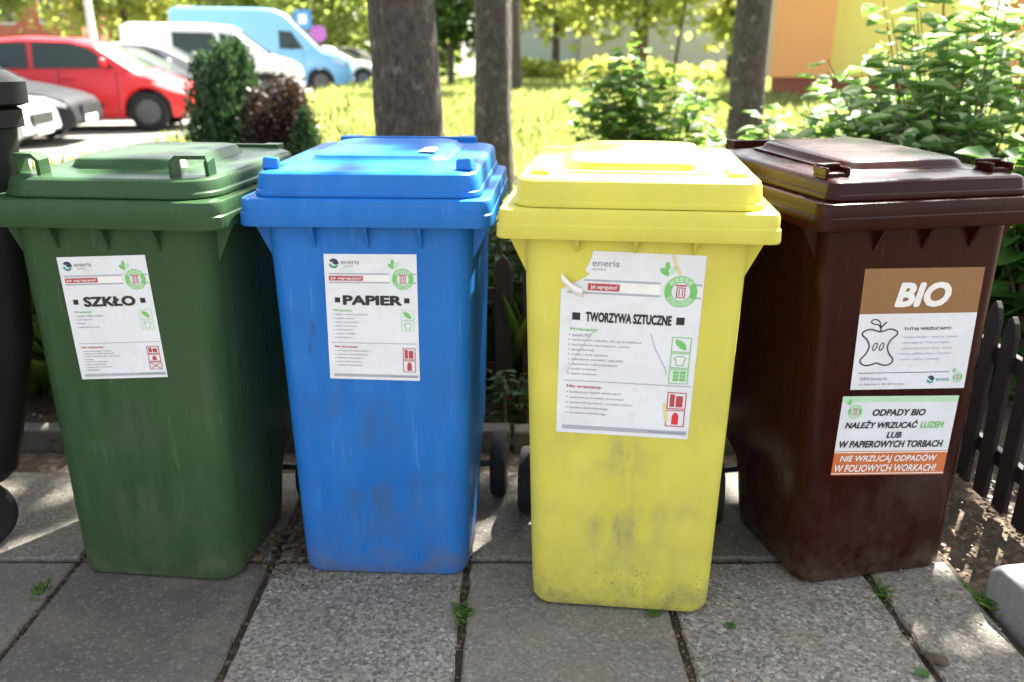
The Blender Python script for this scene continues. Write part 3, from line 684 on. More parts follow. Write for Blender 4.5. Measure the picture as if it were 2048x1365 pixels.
# ================================================================ FENCE
def fence(p0, p1, label, hgt, wd=.068, gap=.05, lean=0):
    a = Vector((*p0, 0)); b = Vector((*p1, 0)); L = (b - a).length
    root = thing('picket_fence', label, 'fence', a, math.atan2(b.y - a.y, b.x - a.x))
    for z in (.14, hgt - .16):
        g = G(); g.box((L / 2, .022, z), (L, .022, .05)); bevel(g.build('rail', M['wood'], root, smooth=False), .003)
    x = wd / 2
    while x < L:
        h = hgt + random.uniform(-.02, .02); g = G(); w2 = wd / 2; t = .009
        pr = [(-w2, .0), (w2, .0), (w2, h - .055), (w2 * .55, h - .018), (0, h), (-w2 * .55, h - .018), (-w2, h - .055)]
        g.loft([[(px, q, pz) for px, pz in pr] for q in (-t, t)])
        o = g.build('picket', M['wood'], root, smooth=False, loc=(x, 0, 0)); o.rotation_euler = (random.uniform(-.03, .03), random.uniform(-.02, .02), 0); bevel(o, .003)
        x += wd + gap
fence((-2.75, 3.52), (-.02, 3.13), 'dark brown low picket fence of thin pointed boards behind the green and blue bins', .60)
fence((.04, 3.12), (1.39, 2.985), 'dark brown low picket fence behind the yellow and brown bins', .60)
fence((1.46, 2.97), (1.475, 2.04), 'short dark brown picket fence running away from the camera beside the brown bin', .60, .062, .045)

# ================================================================ TREES
def tree(label, pts, r0, r1, crown_c, crown_r, nleaf, lsize, mat=None, bk='bark', seg=60, limb=7, name='tree', group=None, cat='tree', kindl='card', upb=.6, flare=1.25):
    base = Vector(pts[0]); root = thing(name, label, cat, base, 0, group)
    P = [Vector(p) - base for p in pts]; g = G(); rings = []; m = 36
    for i in range(seg + 1):
        t = i / seg * (len(P) - 1); k = min(int(t), len(P) - 2); c = P[k].lerp(P[k + 1], t - k)
        r = lerp(r0, r1, i / seg) * (1 + (flare - 1) * math.exp(-c.z / .22)); ring = []; c = c + Vector((noise.noise(Vector((c.z * .8, 3, 1)) + base), noise.noise(Vector((c.z * .8, 7, 2)) + base), 0)) * r * .18
        for j in range(m):
            a = j * math.tau / m; d = Vector((math.cos(a), math.sin(a), 0))
            q = 1 + .07 * noise.noise(Vector((d.x * 1.5, d.y * 1.5, c.z * 1.3)) + base) + .035 * noise.noise(Vector((d.x * 5, d.y * 5, c.z * 4)) + base) + .040 * noise.noise(Vector((d.x * 11, d.y * 11, c.z * 2.5)) + base) + .05 * noise.noise(Vector((0, 0, c.z * 1.1)) + base)
            ring.append(c + d * r * q)
        rings.append(ring)
    g.loft(rings)
    cc = Vector(crown_c) - base; top = P[-1]; tips = []
    for k in range(limb):
        a = k * math.tau / limb + random.random(); e = random.uniform(.1, .8)
        end = cc + Vector((math.cos(a) * crown_r[0] * .75, math.sin(a) * crown_r[1] * .75, (e - .4) * crown_r[2] * 1.2))
        st = P[-2].lerp(P[-1], random.uniform(.4, 1)); md = st.lerp(end, .5) + Vector((0, 0, random.uniform(0, .3)))
        g.tube([st, md, end], [r1 * .55, r1 * .3, .02], 7); tips.append(end)
    g.build('trunk', M[bk], root, ang=60)
    ncl = max(12, nleaf // 130); ctr = rdir(ncl) * (rng.random((ncl, 1)) ** .45) * np.array(crown_r) * .92 + np.array(cc)
    idx = rng.integers(0, ncl, nleaf); sp = min(crown_r) * .26
    pos = ctr[idx] + rng.normal(size=(nleaf, 3)) * sp * np.array([1, 1, .7])
    br = np.clip(rng.random(ncl)[idx] * .6 + rng.random(nleaf) * .4, 0, 1)
    leaves('crown', pos, rdir(nleaf, upb), rdir(nleaf, -.1), rng.uniform(.7, 1.3, nleaf) * lsize, mat or M['leaf'], kindl, root, rnd=br)
    return root
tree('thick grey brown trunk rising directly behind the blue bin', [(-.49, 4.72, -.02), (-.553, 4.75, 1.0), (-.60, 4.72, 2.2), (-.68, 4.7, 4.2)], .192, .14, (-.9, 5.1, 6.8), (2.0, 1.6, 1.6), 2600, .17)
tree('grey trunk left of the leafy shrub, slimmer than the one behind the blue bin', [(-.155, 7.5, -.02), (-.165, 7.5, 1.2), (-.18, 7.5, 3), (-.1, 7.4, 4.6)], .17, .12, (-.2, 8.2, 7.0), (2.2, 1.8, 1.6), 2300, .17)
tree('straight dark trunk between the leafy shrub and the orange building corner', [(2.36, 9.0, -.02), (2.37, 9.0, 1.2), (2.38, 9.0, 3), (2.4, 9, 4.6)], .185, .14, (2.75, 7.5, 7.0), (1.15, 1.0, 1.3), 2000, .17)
tree('unseen tree added at the right so its crown shades the bins', [(5.2, 5.6, -.02), (5.2, 5.6, 2), (4.6, 5.6, 4.6)], .2, .14, (4.35, 5.45, 6.6), (1.4, 1.2, 1.2), 2500, .17)  # outside the frame, added for the shade its crown throws on bins and paving

# ---- trees and bushes at the back
def bgtree(label, x, y, h, rad, n, ls, mat, tr=.10, bk='bark', low=.25, name='leafy_tree', group='trees at the far side of the lawn'):
    return tree(label, [(x, y, -.02), (x + .05, y, h * .3), (x, y, h * .7)], tr, tr * .5, (x, y, h * (.5 + low / 2)), (rad, rad * .9, h * (1 - low) / 2), n, ls, mat, bk, 8, 5, name, group)
B1, B2 = M['leafbg'], M['leafbg2']
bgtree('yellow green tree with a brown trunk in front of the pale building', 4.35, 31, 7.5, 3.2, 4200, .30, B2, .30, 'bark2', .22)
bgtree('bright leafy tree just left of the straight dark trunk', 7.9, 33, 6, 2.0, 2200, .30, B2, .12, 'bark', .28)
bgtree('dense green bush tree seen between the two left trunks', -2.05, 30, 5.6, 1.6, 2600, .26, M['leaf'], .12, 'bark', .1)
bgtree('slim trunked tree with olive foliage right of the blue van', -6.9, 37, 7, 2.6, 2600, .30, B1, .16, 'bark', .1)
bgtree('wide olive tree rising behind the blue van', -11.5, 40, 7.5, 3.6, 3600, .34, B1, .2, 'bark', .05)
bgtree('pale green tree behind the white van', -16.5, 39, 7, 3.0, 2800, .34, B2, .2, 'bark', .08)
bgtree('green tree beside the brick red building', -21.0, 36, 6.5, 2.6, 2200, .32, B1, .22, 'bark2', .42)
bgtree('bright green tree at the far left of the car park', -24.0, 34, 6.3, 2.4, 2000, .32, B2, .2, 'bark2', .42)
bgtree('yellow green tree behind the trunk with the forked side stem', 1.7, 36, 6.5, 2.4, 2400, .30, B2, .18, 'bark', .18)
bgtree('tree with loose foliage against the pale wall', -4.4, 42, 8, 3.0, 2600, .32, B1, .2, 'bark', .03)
tree('narrow dark trunk standing beyond the slimmer grey trunk', [(.115, 25, -.02), (.10, 25, 2), (.1, 25, 4.5)], .15, .1, (.2, 25, 6), (1.6, 1.5, 1.4), 1200, .24, B1, limb=4, seg=10)
tree('thin bare stem leaning beside the yellow green tree', [(5.15, 29, -.02), (5.35, 29, 2), (5.7, 29, 4.5)], .06, .03, (5.8, 29, 5.6), (1.0, 1, 1), 600, .24, B2, limb=3, seg=8, name='sapling')
# hedge closing the far view
def hedge(label, x0, x1, y, h, n, mat, ls=.34, name='hedge'):
    N = n; pos = np.stack([rng.uniform(x0, x1, N), y + rng.normal(size=N) * .7, rng.random(N) ** .8 * h], 1)
    pos[:, 2] *= .8 + .25 * np.sin(pos[:, 0] * 1.1) * np.cos(pos[:, 0] * .37 + 1)
    root = thing(name, label, 'hedge', ((x0 + x1) / 2, y, 0)); pos -= np.array([(x0 + x1) / 2, y, 0])
    leaves('foliage', pos, rdir(N, .6), rdir(N), rng.uniform(.7, 1.3, N) * ls, mat, 'card', root)
hedge('tall olive hedge closing the car park behind the vans', -20, -3, 46, 4.6, 7500, B1, .42)
hedge('low yellow green bushes at the foot of the pale building', -1.2, 9.5, 35.5, 1.0, 3500, B2, .24, 'bush_row')

# ---- conifers and bushes beside the lot
def conifer(label, x, y, h, r, n, mat, ls=.07, name='conifer', cat='conifer', blobs=1, up=1.3, trunk=True):
    root = thing(name, label, cat, (x, y, -.02)); g = G(); g.tube([(0, 0, 0), (0, 0, h * .8)], [.04, .015], 7); g.build('trunk', M['twig'], root)
    t = rng.random(n) ** .8; lob = rng.integers(0, 11, n); la = lob * 2.4 + .5; lz = (lob % 4) / 4 * .55
    env = r * np.where(t < .25, .75 + t, (1 - ((t - .25) / .75) ** 1.7) * .98 + .02)
    a = rng.random(n) * math.tau; q = np.sqrt(rng.uniform(.25, 1, n))
    pos = np.stack([np.cos(a) * env * q, np.sin(a) * env * q, t * h], 1)
    if blobs > 1:
        hs = rng.uniform(.66, .97, blobs); hs[0] = 1; c = np.stack([np.cos(np.arange(blobs) * 2.4) * r * .55, np.sin(np.arange(blobs) * 2.4) * r * .5], 1); c[0] *= .5
        k = rng.integers(0, blobs, n); pos[:, 0] = pos[:, 0] * .62 + c[k, 0]; pos[:, 1] = pos[:, 1] * .62 + c[k, 1]; pos[:, 2] *= hs[k]
    pos += rng.normal(size=(n, 3)) * r * (.11 if blobs > 1 else .06)
    out = pos * np.array([1, 1, 0]); up_ = out / r * .7 + np.array([0, 0, up]) + rng.normal(size=(n, 3)) * .35
    leaves('foliage', pos, out + rng.normal(size=(n, 3)) * .5 * r, up_, rng.uniform(.6, 1.3, n) * ls, mat, 'slim', root, droop=.1, wide=1.5)
    return root
conifer('dark green upright conifer with several tips standing beside the car park', -2.85, 9.0, 1.38, .40, 20000, M['thuja'], .052, blobs=8)
conifer('small dark green conifer right of the reddish brown bush', -1.97, 8.4, .78, .17, 3600, M['thuja'], .042)
conifer('dark reddish brown bush right of the tall conifer', -2.28, 8.7, 1.06, .36, 11000, M['barberry'], .038, 'barberry_bush', 'bush', blobs=9, up=.3)

def shrub(name, label, x, y, stems, hgt, spread, per, ls, mat, kind='broad', lean=(0, 0), start=.15, cat='shrub', droop=.3, upright=.55, sd=1):
    root = thing(name, label, cat, (x, y, -.02)); g = G(); P, Nn, U, S = [], [], [], []; rr = random.Random(sd)
    for k in range(stems):
        a = rr.random() * math.tau; q = math.sqrt(rr.random()); h = hgt * (1 - .5 * q ** 1.5 * rr.uniform(.4, 1.1)) * rr.uniform(.75, 1)
        tx, ty = math.cos(a) * spread[0] * q + lean[0], math.sin(a) * spread[1] * q + lean[1]
        p0 = Vector((math.cos(a) * .12 * q, math.sin(a) * .12 * q, 0)); p1 = Vector((tx * .55, ty * .55, h * .62)); p2 = Vector((tx, ty, h * rr.uniform(.86, 1)))
        pts = [p0.lerp(p1, t).lerp(p1.lerp(p2, t), t) for t in [i / 6 for i in range(7)]]
        g.tube(pts, [.007 - .0009 * i for i in range(7)], 5)
        for i in range(per):
            t = start + (1 - start) * (i + rr.random() * .6) / per; t = min(t, 1); c = p0.lerp(p1, t).lerp(p1.lerp(p2, t), t)
            b = rr.random() * math.tau; d = Vector((math.cos(b), math.sin(b), rr.uniform(-.1, upright)))
            P.append(c + d * ls * .25); U.append(d); Nn.append((rr.uniform(-.45, .45), rr.uniform(-.45, .45), 1)); S.append(ls * rr.uniform(.55, 1.2))
    g.build('stems', M['twig'], root)
    leaves('foliage', P, Nn, U, S, mat, kind, root, fold=.3, droop=droop); return root
shrub('leafy_shrub', 'bright green leafy shrub behind the yellow bin lid', .88, 6.05, 60, 1.62, (.62, .5), 26, .095, M['shrub'], sd=3)
shrub('dogwood_shrub', 'large shrub with white edged leaves in front of the yellow and orange building', 2.12, 4.15, 100, 2.05, (.98, .7), 20, .118, M['dogwood'], start=.3, sd=5, lean=(.12, 0))
shrub('green_shrub', 'broad leaved green shrub behind the right side of the brown bin', 2.15, 3.25, 60, 1.30, (.6, .35), 24, .105, M['plain'], start=.1, sd=8)
shrub('dogwood_shrub', 'low shrub with pale edged leaves right behind the brown bin lid', 1.55, 3.75, 60, 1.22, (.62, .36), 22, .095, M['dogwood'], start=.2, sd=9)
shrub('dogwood_shrub', 'pale edged shrub between the straight dark trunk and the large shrub', 1.52, 4.55, 56, 1.30, (.56, .4), 21, .10, M['dogwood'], start=.2, sd=21)
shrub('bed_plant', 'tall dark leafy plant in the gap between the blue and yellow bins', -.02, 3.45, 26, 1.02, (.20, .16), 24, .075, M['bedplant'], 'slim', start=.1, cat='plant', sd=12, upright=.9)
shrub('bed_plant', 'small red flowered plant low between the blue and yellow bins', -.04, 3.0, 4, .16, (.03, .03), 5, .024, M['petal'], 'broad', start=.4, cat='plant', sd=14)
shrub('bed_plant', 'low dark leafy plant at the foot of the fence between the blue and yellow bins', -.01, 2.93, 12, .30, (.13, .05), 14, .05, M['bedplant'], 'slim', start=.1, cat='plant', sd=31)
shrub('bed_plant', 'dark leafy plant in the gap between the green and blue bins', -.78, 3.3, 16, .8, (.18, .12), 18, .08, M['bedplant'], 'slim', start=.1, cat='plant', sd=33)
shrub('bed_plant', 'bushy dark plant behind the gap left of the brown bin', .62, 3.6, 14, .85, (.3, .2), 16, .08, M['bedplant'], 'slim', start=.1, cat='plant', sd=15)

# ---- grass
def grass(name, N, xr, yr, hr, label, far=False, mask=None, mat=None, wide=.12):
    y = yr[0] + (yr[1] - yr[0]) * rng.random(N) ** 1.5; x = xr[0] + (xr[1] - xr[0]) * rng.random(N)
    x = np.where(far, x * (y / yr[1]) ** .0, x)
    if mask is not None: k = mask(x, y); x, y = x[k], y[k]
    N = len(x); cl = np.array([noise.noise(Vector((a * .9, b * .9, 0))) for a, b in zip(x, y)]); h = rng.uniform(*hr, N) * (1 + .7 * cl)
    pos = np.stack([x, y, np.full(N, -.015)], 1); up = np.stack([rng.normal(size=N) * .3, rng.normal(size=N) * .3, np.ones(N)], 1)
    nr = np.stack([rng.normal(size=N), rng.normal(size=N), np.zeros(N)], 1)
    o = leaves(name, pos, nr, up, h, mat or M['grass'], 'card', None, droop=.28, fold=.1, wide=wide, rnd=np.clip(.5 + .6 * cl + rng.normal(size=N) * .2, 0, 1))
    return tag(o, label, 'grass', kind='stuff')
grass('grass', 95000, (-4.6, 9), (5.0, 22), (.12, .36), 'long sunlit green grass growing across the lawn between the trees')
grass('grass', 45000, (-5, 14), (18, 36), (.16, .38), 'bright far grass reaching to the pale building', wide=.2)
def beds(x, y): return (y > 3.3 + .1 * x) & (y < 5.2) & ~((x > .9) & (y < 3.4))
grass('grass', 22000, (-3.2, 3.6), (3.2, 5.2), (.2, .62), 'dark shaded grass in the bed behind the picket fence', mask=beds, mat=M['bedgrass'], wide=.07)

# ---- litter, weeds and fallen leaves
def litter(N, cx, cy, sx, sy, ls, label):
    pos = np.stack([cx + rng.normal(size=N) * sx, cy + rng.normal(size=N) * sy, np.full(N, .006)], 1); pos[:, 2] += rng.random(N) * .012
    up = np.stack([rng.normal(size=N), rng.normal(size=N), rng.normal(size=N) * .25], 1); nr = np.stack([rng.normal(size=N) * .3, rng.normal(size=N) * .3, np.ones(N)], 1)
    o = leaves('leaf_litter', pos, nr, up, rng.uniform(.4, 1.4, N) * ls, M['litter'], 'broad', droop=.2); return tag(o, label, 'litter', kind='stuff')
litter(520, -.60, 2.14, .06, .10, .012, 'brown leaf litter gathered between the green and blue bins')
litter(1900, 1.55, 2.2, .28, .26, .012, 'brown leaf litter on the soil right of the brown bin')
litter(900, -.6, 3.0, 1.1, .14, .024, 'dry leaves along the foot of the picket fence')
# crumbs of soil in the paving joints
def joints():
    P = []
    for xx in xs[4:10]:
        for _ in range(150): P.append((xx + rng.normal() * .006, rng.uniform(1.4, 2.5)))
    for yy in ys[4:6]:
        for _ in range(200): P.append((rng.uniform(-1.5, 1.2), yy + rng.normal() * .006))
    P = np.array(P); N = len(P); pos = np.concatenate([P, rng.uniform(-.010, .002, (N, 1))], 1)
    up = np.stack([rng.normal(size=N), rng.normal(size=N), rng.normal(size=N) * .3], 1); nr = np.stack([rng.normal(size=N) * .4, rng.normal(size=N) * .4, np.ones(N)], 1)
    tag(leaves('leaf_litter', pos, nr, up, rng.uniform(.003, .009, N), M['litter'], 'broad'), 'brown crumbs lying in the joints of the paving', 'litter', kind='stuff')
joints()
def weed(x, y, n, h, label):
    root = thing('weed', label, 'weed', (x, y, -.005)); a = rng.random(n) * math.tau
    up = np.stack([np.cos(a) * .7, np.sin(a) * .7, rng.uniform(.4, 1.4, n)], 1); pos = np.stack([rng.normal(size=n) * .008, rng.normal(size=n) * .02, np.zeros(n)], 1)
    leaves('blades', pos, np.tile([[0, 0, 1.]], (n, 1)) + up * .2, up, rng.uniform(.5, 1.2, n) * h, M['shrub'], 'slim', root, droop=.4, wide=.55)
weed(-1.215, 1.90, 40, .024, 'small green weed in the joint at the left of the paving')
weed(-.123, 1.80, 60, .026, 'tuft of weed in the joint below the blue bin corner')
weed(.952, 1.885, 50, .024, 'small weed in the joint below the brown bin')
weed(1.195, 1.86, 24, .04, 'green weed beside the grey kerb stone')
def fallen(x, y, ls, rot, label, m='plain', z=.004):
    o = leaves('fallen_leaf', [(0, 0, 0)], [(.15, .1, 1)], [(math.cos(rot), math.sin(rot), .05)], [ls], M[m], 'broad', fold=.15, droop=.12); o.location = (x, y, z); tag(o, label, 'leaf')
fallen(.33, 1.795, .040, .1, 'pale green leaf lying at the foot of the yellow bin', 'shrub')
fallen(.535, 1.735, .030, 2., 'small green leaf lying on the slab right of the yellow bin')
fallen(.90, 1.575, .038, .4, 'small green leaf near the bottom edge below the brown bin')
fallen(.98, 1.60, .06, 1.9, 'dry tan leaf on the slab below the grey kerb stone', 'litter')
g = G(); g.add([(-.04, -.01, 0), (.045, -.018, .002), (.05, .02, .012), (.0, .03, .02), (-.045, .016, .006)], [(0, 1, 2, 3, 4)]); o = g.build('paper_scrap', M['paper'], smooth=False, loc=(-1.42, 2.57, .008)); tag(o, 'crumpled pale paper scrap on the ground beside the grey container', 'paper')

# ================================================================ BUILDINGS
M['w_yellow'] = flat('yellow_render', (.78, .68, .17), .9, var=.05, scale=3); M['w_orange'] = flat('orange_render', (.76, .36, .13), .9, var=.05, scale=3)
M['w_terra'] = flat('terracotta_plinth', (.24, .075, .04), .9, var=.12, scale=8); M['w_pale'] = flat('pale_grey_render', (.50, .49, .46), .9, var=.05, scale=2)
M['w_blue'] = flat('bluish_grey_render', (.42, .47, .55), .9, var=.05); M['w_brick'] = flat('brick_red_render', (.33, .11, .06), .9, var=.12); M['w_tan'] = flat('tan_render', (.52, .40, .26), .9, var=.06)
bl = thing('apartment_building', 'apartment block with orange piers, yellow walls and a terracotta plinth on the right', 'building', (6.1, 20.8, 0), 0)
def bx(name, c, d, m, par): g = G(); g.box(c, d); return g.build(name, M[m], par, smooth=False)
bx('pier', (.62, .25, 2.75), (1.24, .5, 4.1), 'w_orange', bl); bx('wall', (3.3, 1.0, 2.75), (4.12, .8, 4.1), 'w_yellow', bl); bx('pier', (6.6, .25, 2.75), (2.48, .5, 4.1), 'w_orange', bl)
bx('wall', (12.0, 1.0, 2.75), (8.3, .8, 4.1), 'w_yellow', bl); bx('plinth', (.64, .30, .33), (1.16, .5, .74), 'w_terra', bl); bx('plinth', (8.9, .78, .33), (15.2, .5, .74), 'w_terra', bl)
bx('side_wall', (.3, 2.0, 2.75), (.5, 2.9, 4.1), 'w_tan', bl); bx('roof', (8, 1.9, 4.93), (17, 4.4, .25), 'w_pale', bl)
for wx in (3.3, 10.6, 13.4):
    for wz in (3.6,):
        fr = G(); fr.box((wx, .585, wz), (1.5, .03, 1.4)); fo = fr.build('window', M['white'], bl, smooth=False)
        g = G(); [g.box((wx + q, .567, wz), (.64, .01, 1.24)) for q in (-.36, .36)]; g.build('pane', M['glass'], fo, smooth=False)
b2 = thing('pale_building', 'long low pale grey building across the lawn', 'building', (4.5, 40, 0), 0)
bx('wall', (2.6, 3, 2.6), (8.2, 6, 5.2), 'w_pale', b2); bx('side_wall', (-3.55, 3.2, 2.6), (4.1, 6, 5.2), 'w_blue', b2); bx('end_wall', (7.7, 3.1, 2.6), (1.9, 6, 5.2), 'w_brick', b2); bx('roof', (1.0, 3, 5.35), (14, 7, .3), 'w_terra', b2); bx('plinth', (2.6, -.04, .3), (8.2, .06, .6), 'w_tan', b2)
for wx in (-.5, 2.4, 5.2):
    g = G(); g.box((wx, -.02, 3.2), (1.5, .03, 1.3)); fo = g.build('window', M['white'], b2, smooth=False); g = G(); [g.box((wx + q, -.04, 3.2), (.64, .01, 1.14)) for q in (-.36, .36)]; g.build('pane', M['glass'], fo, smooth=False)
b3 = thing('red_building', 'brick red building behind the trees at the far left', 'building', (-23.2, 44, 0), 0)
bx('wall', (0, 3, 3), (5.0, 6, 6), 'w_brick', b3); bx('roof', (0, 3, 6.2), (5.6, 6.6, .4), 'w_terra', b3)
for wx in (-1.2, 1.2):
    g = G(); g.box((wx, -.02, 3.1), (1.2, .03, 1.3)); fo = g.build('window', M['white'], b3, smooth=False); g = G(); g.box((wx, -.04, 3.1), (1.06, .01, 1.16)); g.build('pane', M['glass'], fo, smooth=False)

# ---- lamp post and signs
lp = thing('lamp_post', 'grey lamp post standing behind the dark car', 'lamp post', (-14.25, 31, 0))
g = G(); g.tube([(0, 0, 0), (0, 0, 1.2), (0, 0, 7)], [.16, .13, .07], 14); g.build('pole', M['w_pale'], lp); g = G(); g.tube([(0, 0, 6.9), (.3, -.2, 7.3), (.9, -.6, 7.4)], .035, 8); g.box((1.1, -.72, 7.4), (.6, .25, .12)); g.build('lamp_head', M['greypaint'], lp)
sp = thing('road_sign', 'square blue road sign with a round sign on a post right of the blue van', 'road sign', (-7.55, 33.5, 0))
g = G(); g.tube([(0, 0, 0), (0, 0, 2.75)], .035, 10); g.build('post', M['alloy'], sp); M['signblue'] = flat('sign_blue', (.05, .22, .50), .4); M['signred'] = flat('sign_purple', (.35, .08, .28), .4)
g = G(); g.box((-.08, -.05, 2.35), (.62, .02, .62)); pl = g.build('sign_plate', M['signblue'], sp); bevel(pl, .02); g = G(); g.box((-.08, -.064, 2.36), (.30, .006, .34)); g.build('white_field', M['white'], pl)
g = G(); g.lathe([(-.01, .30), (.01, .30)], 28, 'y', (.45, -.05, 1.85)); rp = g.build('round_plate', M['signred'], sp); g = G(); g.box((.22, -.03, 1.85), (.46, .02, .05)); g.build('bracket', M['alloy'], sp)

# ================================================================ VEHICLES
def interp(pts, x):
    if x <= pts[0][0]: return pts[0][1]
    for (a, b), (c, d) in zip(pts[:-1], pts[1:]):
        if x <= c: return lerp(b, d, (x - a) / (c - a))
    return pts[-1][1]
def car(name, label, cat, loc, deg, L, W, paintm, deck, roof, wins, wheels, wr=.31, sill=.22, tumble=.16, belt=None, wsx=None, rear=None, bumper='trim', group='cars parked side by side in the car park', boxy=.0, shield=True):
    """x runs back from the nose (0) to the tail (L); z up. deck: top of the lower body; roof: top of the cabin"""
    root = thing(name, label, cat, loc, R(deg) + math.pi, group); hw = W / 2; m = M[paintm]
    stt = sorted(set([0, .02, .06, .12, .2, .3] + [round(i * L / 46, 3) for i in range(1, 46)] + [L - .2, L - .1, L - .04, L] + [x for x, z in deck] + [w_ + q for w_ in wheels for q in (-wr - .06, -wr - .04, -wr * .7, 0, wr * .7, wr + .04, wr + .06)]))
    stt = [x for x in stt if 0 <= x <= L]
    def plan(x):
        e = min(x / .75, 1); r_ = min((L - x) / .45, 1); return hw * (1 - .26 * (1 - e) ** 2.2) * (1 - .16 * (1 - r_) ** 2)
    def bot(x):
        b = sill + .10 * max(0, 1 - x / .15) + .12 * max(0, 1 - (L - x) / .2)
        for w_ in wheels:
            d = abs(x - w_); A = wr + .055
            if d < A: b = max(b, wr + math.sqrt(A * A - d * d))
        return b
    g = G(); rings = []
    for x in stt:
        h = plan(x); zt = interp(deck, x); zb = min(bot(x), zt - .05); zm = lerp(zb, zt, .5)
        half = [(h * .93, zb), (h * .985, lerp(zb, zt, .15)), (h, max(zb + .02, zm)), (h * .985, lerp(zb, zt, .86)), (h * .95, zt - .015), (h * .86, zt), (h * .45, zt + .022), (0, zt + .03)]
        rings.append([(x, -y, z) for y, z in half] + [(x, y, z) for y, z in half[-2::-1]])
    g.loft(rings, True, True, closed=False); 
    body = g.build('body', m, root, ang=32)
    g = G(); g.box((L / 2, 0, sill + .22), (L * .96 - .2, W * .84, .40)); g.build('underbody', M['trim'], root, smooth=False)
    # cabin
    x0, x1 = roof[0][0], roof[-1][0]; cs = sorted(set([x for x, z in roof] + [lerp(x0, x1, i / 26) for i in range(27)])); rings = []
    def side(x, z): return plan(x) * .93 - tumble * max(0, z - interp(deck, x))
    for x in cs:
        zt = interp(roof, x); zd = interp(deck, x) - .03; zt = max(zt, zd + .002)
        half = [(side(x, zd), zd), (side(x, zt - .05) , max(zd + .001, zt - .05)), (side(x, zt) - .05, max(zd + .0015, zt - .012)), (side(x, zt) * .5, zt + .012), (0, zt + .018)]
        rings.append([(x, -y, z) for y, z in half] + [(x, y, z) for y, z in half[-2::-1]])
    g = G(); g.loft(rings, True, True, closed=False); g.build('cabin', m, root, ang=40)
    for poly in wins:
        for s_ in (-1, 1):
            g = G(); pts = []
            for i in range(len(poly)):
                a, b = poly[i], poly[(i + 1) % len(poly)]
                pts.append(a)
            g.add([(x, s_ * (side(x, z) + .008), z) for x, z in pts] + [(x, s_ * (side(x, z) - .02), z) for x, z in pts], [tuple(range(len(pts)))] + [(i, (i + 1) % len(pts), len(pts) + (i + 1) % len(pts), len(pts) + i) for i in range(len(pts))])
            g.build('window', M['glass'], root, smooth=False)
    def screen(nm, xa, xb):
        g = G(); n_ = 6; rr = []
        for i in range(n_ + 1):
            x = lerp(xa, xb, i / n_); z = interp(roof, x); e = side(x, z) - .075
            nrm = .012; rr.append([(x - nrm * (1 if nm == 'windscreen' else -1) * .7, e * q, z + nrm + .018 * (1 - abs(q)) * 1.0 - .012 * (abs(q) > .95)) for q in (-1, -.5, 0, .5, 1)])
        g.loft(rr, False, False, closed=False); g.build(nm, M['glass'], root)
    if wsx and shield: screen('windscreen', *wsx)
    if rear: screen('rear_window', *rear)
    for w_ in wheels:
        for s_ in (-1, 1):
            c = (w_, s_ * (hw - .115), wr); g = G()
            g.lathe([(-.035, wr * .60), (-.085, wr * .66), (-.095, wr * .9), (-.075, wr), (.075, wr), (.095, wr * .9), (.085, wr * .66), (.035, wr * .60)], 30, 'y', c); t = g.build('wheel', M['rubber'], root)
            g = G(); g.lathe([(s_ * .06, wr * .67), (s_ * .082, wr * .64), (s_ * .05, wr * .56), (s_ * .045, wr * .1)] if s_ > 0 else [(-.045, wr * .1), (-.05, wr * .56), (-.082, wr * .64), (-.06, wr * .67)], 26, 'y', c)
            for k in range(5):
                a = k * math.tau / 5; g.box((c[0] + math.cos(a) * wr * .36, c[1] + s_ * .066, c[2] + math.sin(a) * wr * .36), (wr * .56, .025, wr * .15), Matrix.Rotation(-a, 3, 'Y'))
            g.build('rim', M['wheelrim'], t, ang=30)
    zn = interp(deck, .30)
    for s_ in (-1, 1):
        g = G(); rr = []
        for x, dz in ((.10, .03), (.20, .055), (.34, .07), (.50, .05), (.60, .012)):
            y = plan(x) * .995; zc = interp(deck, x) - .09 - boxy; rr.append([(x - .012, s_ * (y - .10), zc + dz), (x - .012, s_ * (y + .006), zc + dz * .6), (x - .012, s_ * (y + .012), zc - dz * .6), (x - .012, s_ * (y - .04), zc - dz)])
        g.loft(rr, True, True); g.build('headlight', M['lamp'], root, ang=50)
        xm = (wsx[1] if wsx else .9) - .12 if not boxy else wsx[1] - .05; zm = interp(deck, xm) + .12; ym = plan(xm) * .95
        g = G(); g.lathe([(-.05, .02), (-.04, .065), (.0, .085), (.045, .07), (.06, .02)], 12, 'x', (xm, s_ * (ym + .09), zm)); g.tube([(xm, s_ * (ym - .08), zm - .06), (xm, s_ * (ym + .05), zm - .01)], .02, 6); g.build('wing_mirror', m if not boxy else M['trim'], root)
        for dx in [p[0][0] for p in wins[:2]]:
            xx = dx + .75 if dx + .9 < L else dx; g = G(); g.box((xx, s_ * (plan(xx) + .006), interp(deck, xx) - .13), (.19, .03, .03)); bevel(g.build('door_handle', m, root), .008)
    g = G(); rr = []
    for x in (.0, .04, .14, .3, .5):
        y = plan(x) + .012; rr.append([(x - .012, -y, z) for z in (sill + .06, sill + .17)] + [(x - .012, y, z) for z in (sill + .17, sill + .06)])
    for xx in (wheels[0] + wr + .12, wheels[0] + wr + 1.02, min(wheels[1] - wr - .02, wheels[0] + wr + 1.9)):
        for s_ in (-1, 1):
            zd = interp(deck, xx); zb = bot(xx); h = plan(xx)
            g = G(); g.tube([(xx, s_ * h * .985, lerp(zb, zd, .14)), (xx, s_ * (h + .001), lerp(zb, zd, .5)), (xx, s_ * h * .986, lerp(zb, zd, .86)), (xx, s_ * h * .95, zd - .012)], .007, 5); g.build('door_seam', M['trim'], root)
    g = G(); g.box((-.018, 0, sill + .13), (.02, .52, .11)); bevel(g.build('number_plate', M['white'], root), .004)
